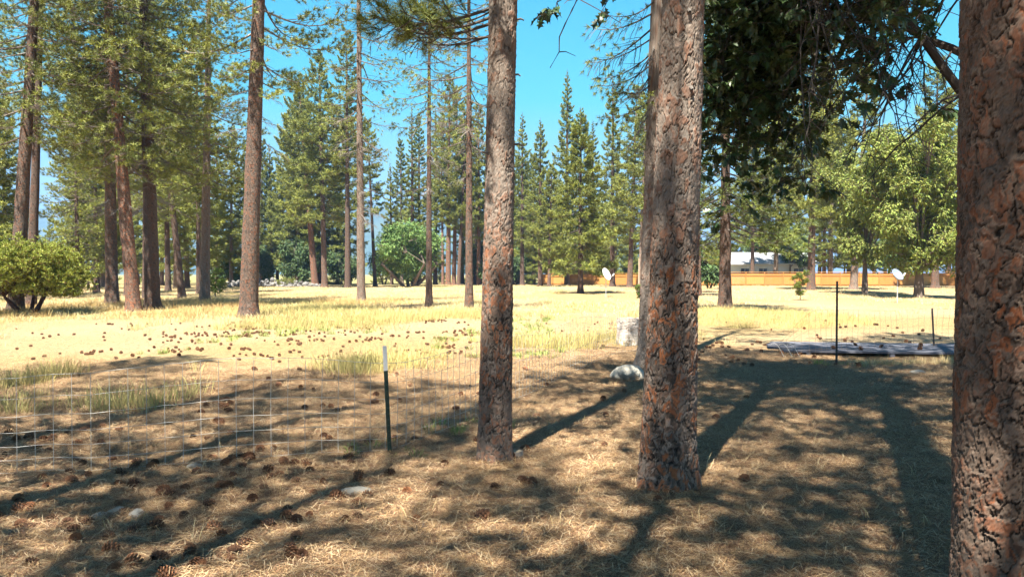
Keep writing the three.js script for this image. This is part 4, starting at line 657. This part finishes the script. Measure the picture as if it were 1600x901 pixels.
function grassGeo(seed, n, h, wd, spread, c1, c2) {
  const r = rng(seed), t = new Tri();
  for (let k = 0; k < n; k++) {
    const a = r() * 6.2832, rad = spread * Math.sqrt(r()), b = V(Math.cos(a) * rad, -.02, Math.sin(a) * rad), l = h * (.45 + .65 * r()), dir = V(Math.cos(a) * .35 + (r() - .5) * .5, 1, Math.sin(a) * .35 + (r() - .5) * .5).normalize(), bend = V((r() - .5), -.5, (r() - .5)).multiplyScalar(l * (.25 + .4 * r())), m = V().copy(b).addScaledVector(dir, l * .55).addScaledVector(bend, .2), e = V().copy(b).addScaledVector(dir, l).add(bend), s = V(r() - .5, 0, r() - .5).normalize().multiplyScalar(wd * .5), q = .75 + .5 * r(), c = mix3(c1, c2, r()).map((z) => z * q);
    const A = V().copy(b).add(s), B2 = V().copy(b).sub(s), m1 = V().copy(m).addScaledVector(s, .8), m2 = V().copy(m).addScaledVector(s, -.8); t.quad(A, B2, m2, m1, c); t.tri(m1, m2, e, c);
  }
  return t.geo();
}
const grassMat = std([1, 1, 1], .8, { vertexColors: true, side: THREE.DoubleSide });
{
  const dry = [.5, .38, .16], pale = [.62, .52, .31], green = [.2, .26, .07], olive = [.38, .37, .13];
  const fine = [grassGeo(1, 26, .27, .0045, .14, dry, pale), grassGeo(2, 26, .3, .0045, .13, dry, olive)], far = [grassGeo(3, 34, .25, .012, .42, dry, pale), grassGeo(4, 34, .3, .012, .36, olive, dry)], weed = grassGeo(5, 22, .26, .011, .09, green, [.3, .36, .09]);
  const make = (label, name, geo, seed, n, pick) => { const r = rng(seed), l = []; for (let i = 0; i < n; i++) { const p = pick(r); if (!p) continue; const [x, d, s0] = p, s = s0 * (.65 + .7 * r()), g = .8 + .35 * r(); E.set((r() - .5) * .25, r() * 6.28, (r() - .5) * .25); Q.setFromEuler(E); l.push({ m: new THREE.Matrix4().compose(V(x, ground(x, d), -d), Q.clone(), V(s, s * (.75 + .5 * r()), s)), c: col(g, g, g) }); } tag(instanced(name, geo, grassMat, l, scene), label, 'grass', null, 'stuff'); };
  const patch = (x, d, s) => fbm(x * .22 + 7, d * .16, s, 3);
  // open field: knee high dry grass in drifts, thin on the bare bright ground near d 15..25 at left and right
  const cover = (x, d) => { let c = sst(-.05, .5, patch(x, d, 101) + .5 * patch(x * 4, d * 4, 103)) * sst(17, 26, d); if (x < -2) c = Math.max(c * .35 + .2 * sst(25, 29, d), sst(28, 34, d) * sst(-.5, .2, patch(x, d, 101))); if (x > 5.5) c *= sst(34, 52, d) * .8; return c; };
  make('short dry golden grass over the near field', 'dry_grass', fine[0], 11, 9000, (r) => { const d = lerp(14, 34, r()), x = (r() * 2 - 1) * d * .72; return r() < cover(x, d) ? [x, d, .9] : null; });
  make('olive and straw coloured grass over the near field', 'dry_grass', fine[1], 12, 8000, (r) => { const d = lerp(14, 34, r()), x = (r() * 2 - 1) * d * .72; return r() < cover(x, d) * sst(-.2, .6, patch(x, d, 107)) ? [x, d, 1] : null; });
  make('golden dry grass covering the middle of the field', 'dry_grass', far[0], 13, 15000, (r) => { const d = 28 + 92 * Math.pow(r(), 1.2), x = (r() * 2 - 1) * d * .74; return r() < Math.max(.05, cover(x, d)) ? [x, d, 1] : null; });
  make('yellow green grass drifts in the middle of the field', 'dry_grass', far[1], 14, 11000, (r) => { const d = 26 + 90 * Math.pow(r(), 1.2), x = (r() * 2 - 1) * d * .74; return r() < cover(x, d) * sst(0, .6, patch(x, d, 109)) * (x > 6 ? .5 : 1) ? [x, d, 1] : null; });
  make('taller dry grass along the wire fence', 'dry_grass', fine[1], 15, 1500, (r) => { const s = r(), x = lerp(-3.2, 3.6, s) + (r() - .5) * 1.6, d = lerp(13.5, 19.5, s) + (r() - .5) * 2.4; return sst(-.3, .3, patch(x * 2, d * 2, 111)) > r() ? [x, d, 1.4] : null; });
  make('clump of tall dry grass in the shade at the left edge', 'dry_grass', fine[1], 16, 620, (r) => { const x = lerp(-8.4, -4.6, Math.pow(r(), 1.1)), d = lerp(9.5, 13.4, r()); return sst(-.4, .4, patch(x * 2, d * 2, 113)) > r() * .8 ? [x, d, 1.3] : null; });
  make('dry grass around the foot of the dark shaded pine', 'dry_grass', fine[1], 17, 700, (r) => { const a = r() * 6.28, q = Math.sqrt(r()) * 3.6; return [9 + Math.cos(a) * q * 1.2, 29 + Math.sin(a) * q * 1.6, 1.15]; });
  make('olive grass with taller stems around the lone slim pines', 'dry_grass', fine[1], 22, 3600, (r) => { const x = lerp(-12, -.3, r()), d = lerp(23, 44, r()); return sst(-.1, .35, patch(x * 1.3, d * 1.3, 117)) > r() ? [x, d, 1.5] : null; });
  make('rusty dry grass around the left grove trunks', 'dry_grass', grassGeo(7, 26, .3, .006, .16, [.42, .25, .09], dry), 23, 2600, (r) => { const x = lerp(-25, -7, r()), d = lerp(29, 50, r()); return sst(-.1, .35, patch(x * 1.3, d * 1.3, 119)) > r() ? [x, d, 1.5] : null; });
  make('dry grass beside the grey boards', 'dry_grass', fine[0], 18, 110, (r) => { const x = lerp(6.8, 10.5, r()), d = 14.6 + (x - 6.8) * .12 + (r() - .5) * .7; return [x, d, .9]; });
  make('sparse straw stems standing in the foreground litter', 'dry_grass', grassGeo(6, 5, .2, .0028, .05, dry, pale), 19, 320, (r) => { const d = 4.5 + 9 * r(), x = (r() * 2 - 1) * d * .68; return [x, d, 1]; });
  make('small green weeds dotted over the bright field', 'green_weeds', weed, 20, 700, (r) => { const d = lerp(15, 30, r()), x = lerp(-8, 1.5, r()); return patch(x * 1.5, d * 1.5, 115) > .05 ? [x, d, .9] : null; });
  make('green grass tufts beside the posts and the middle pine', 'green_weeds', weed, 21, 44, (r) => { const k = (r() * 4) | 0, c = [[-1.1, 7.4], [-.5, 8.4], [.2, 15.5], [6.3, 14.2]][k]; return [c[0] + (r() - .5) * 1.1, c[1] + (r() - .5) * .8, .6]; });
}

scene.traverse((o) => { if (o.isMesh) { o.castShadow = true; o.receiveShadow = true; } });
renderer.render(scene, camera);
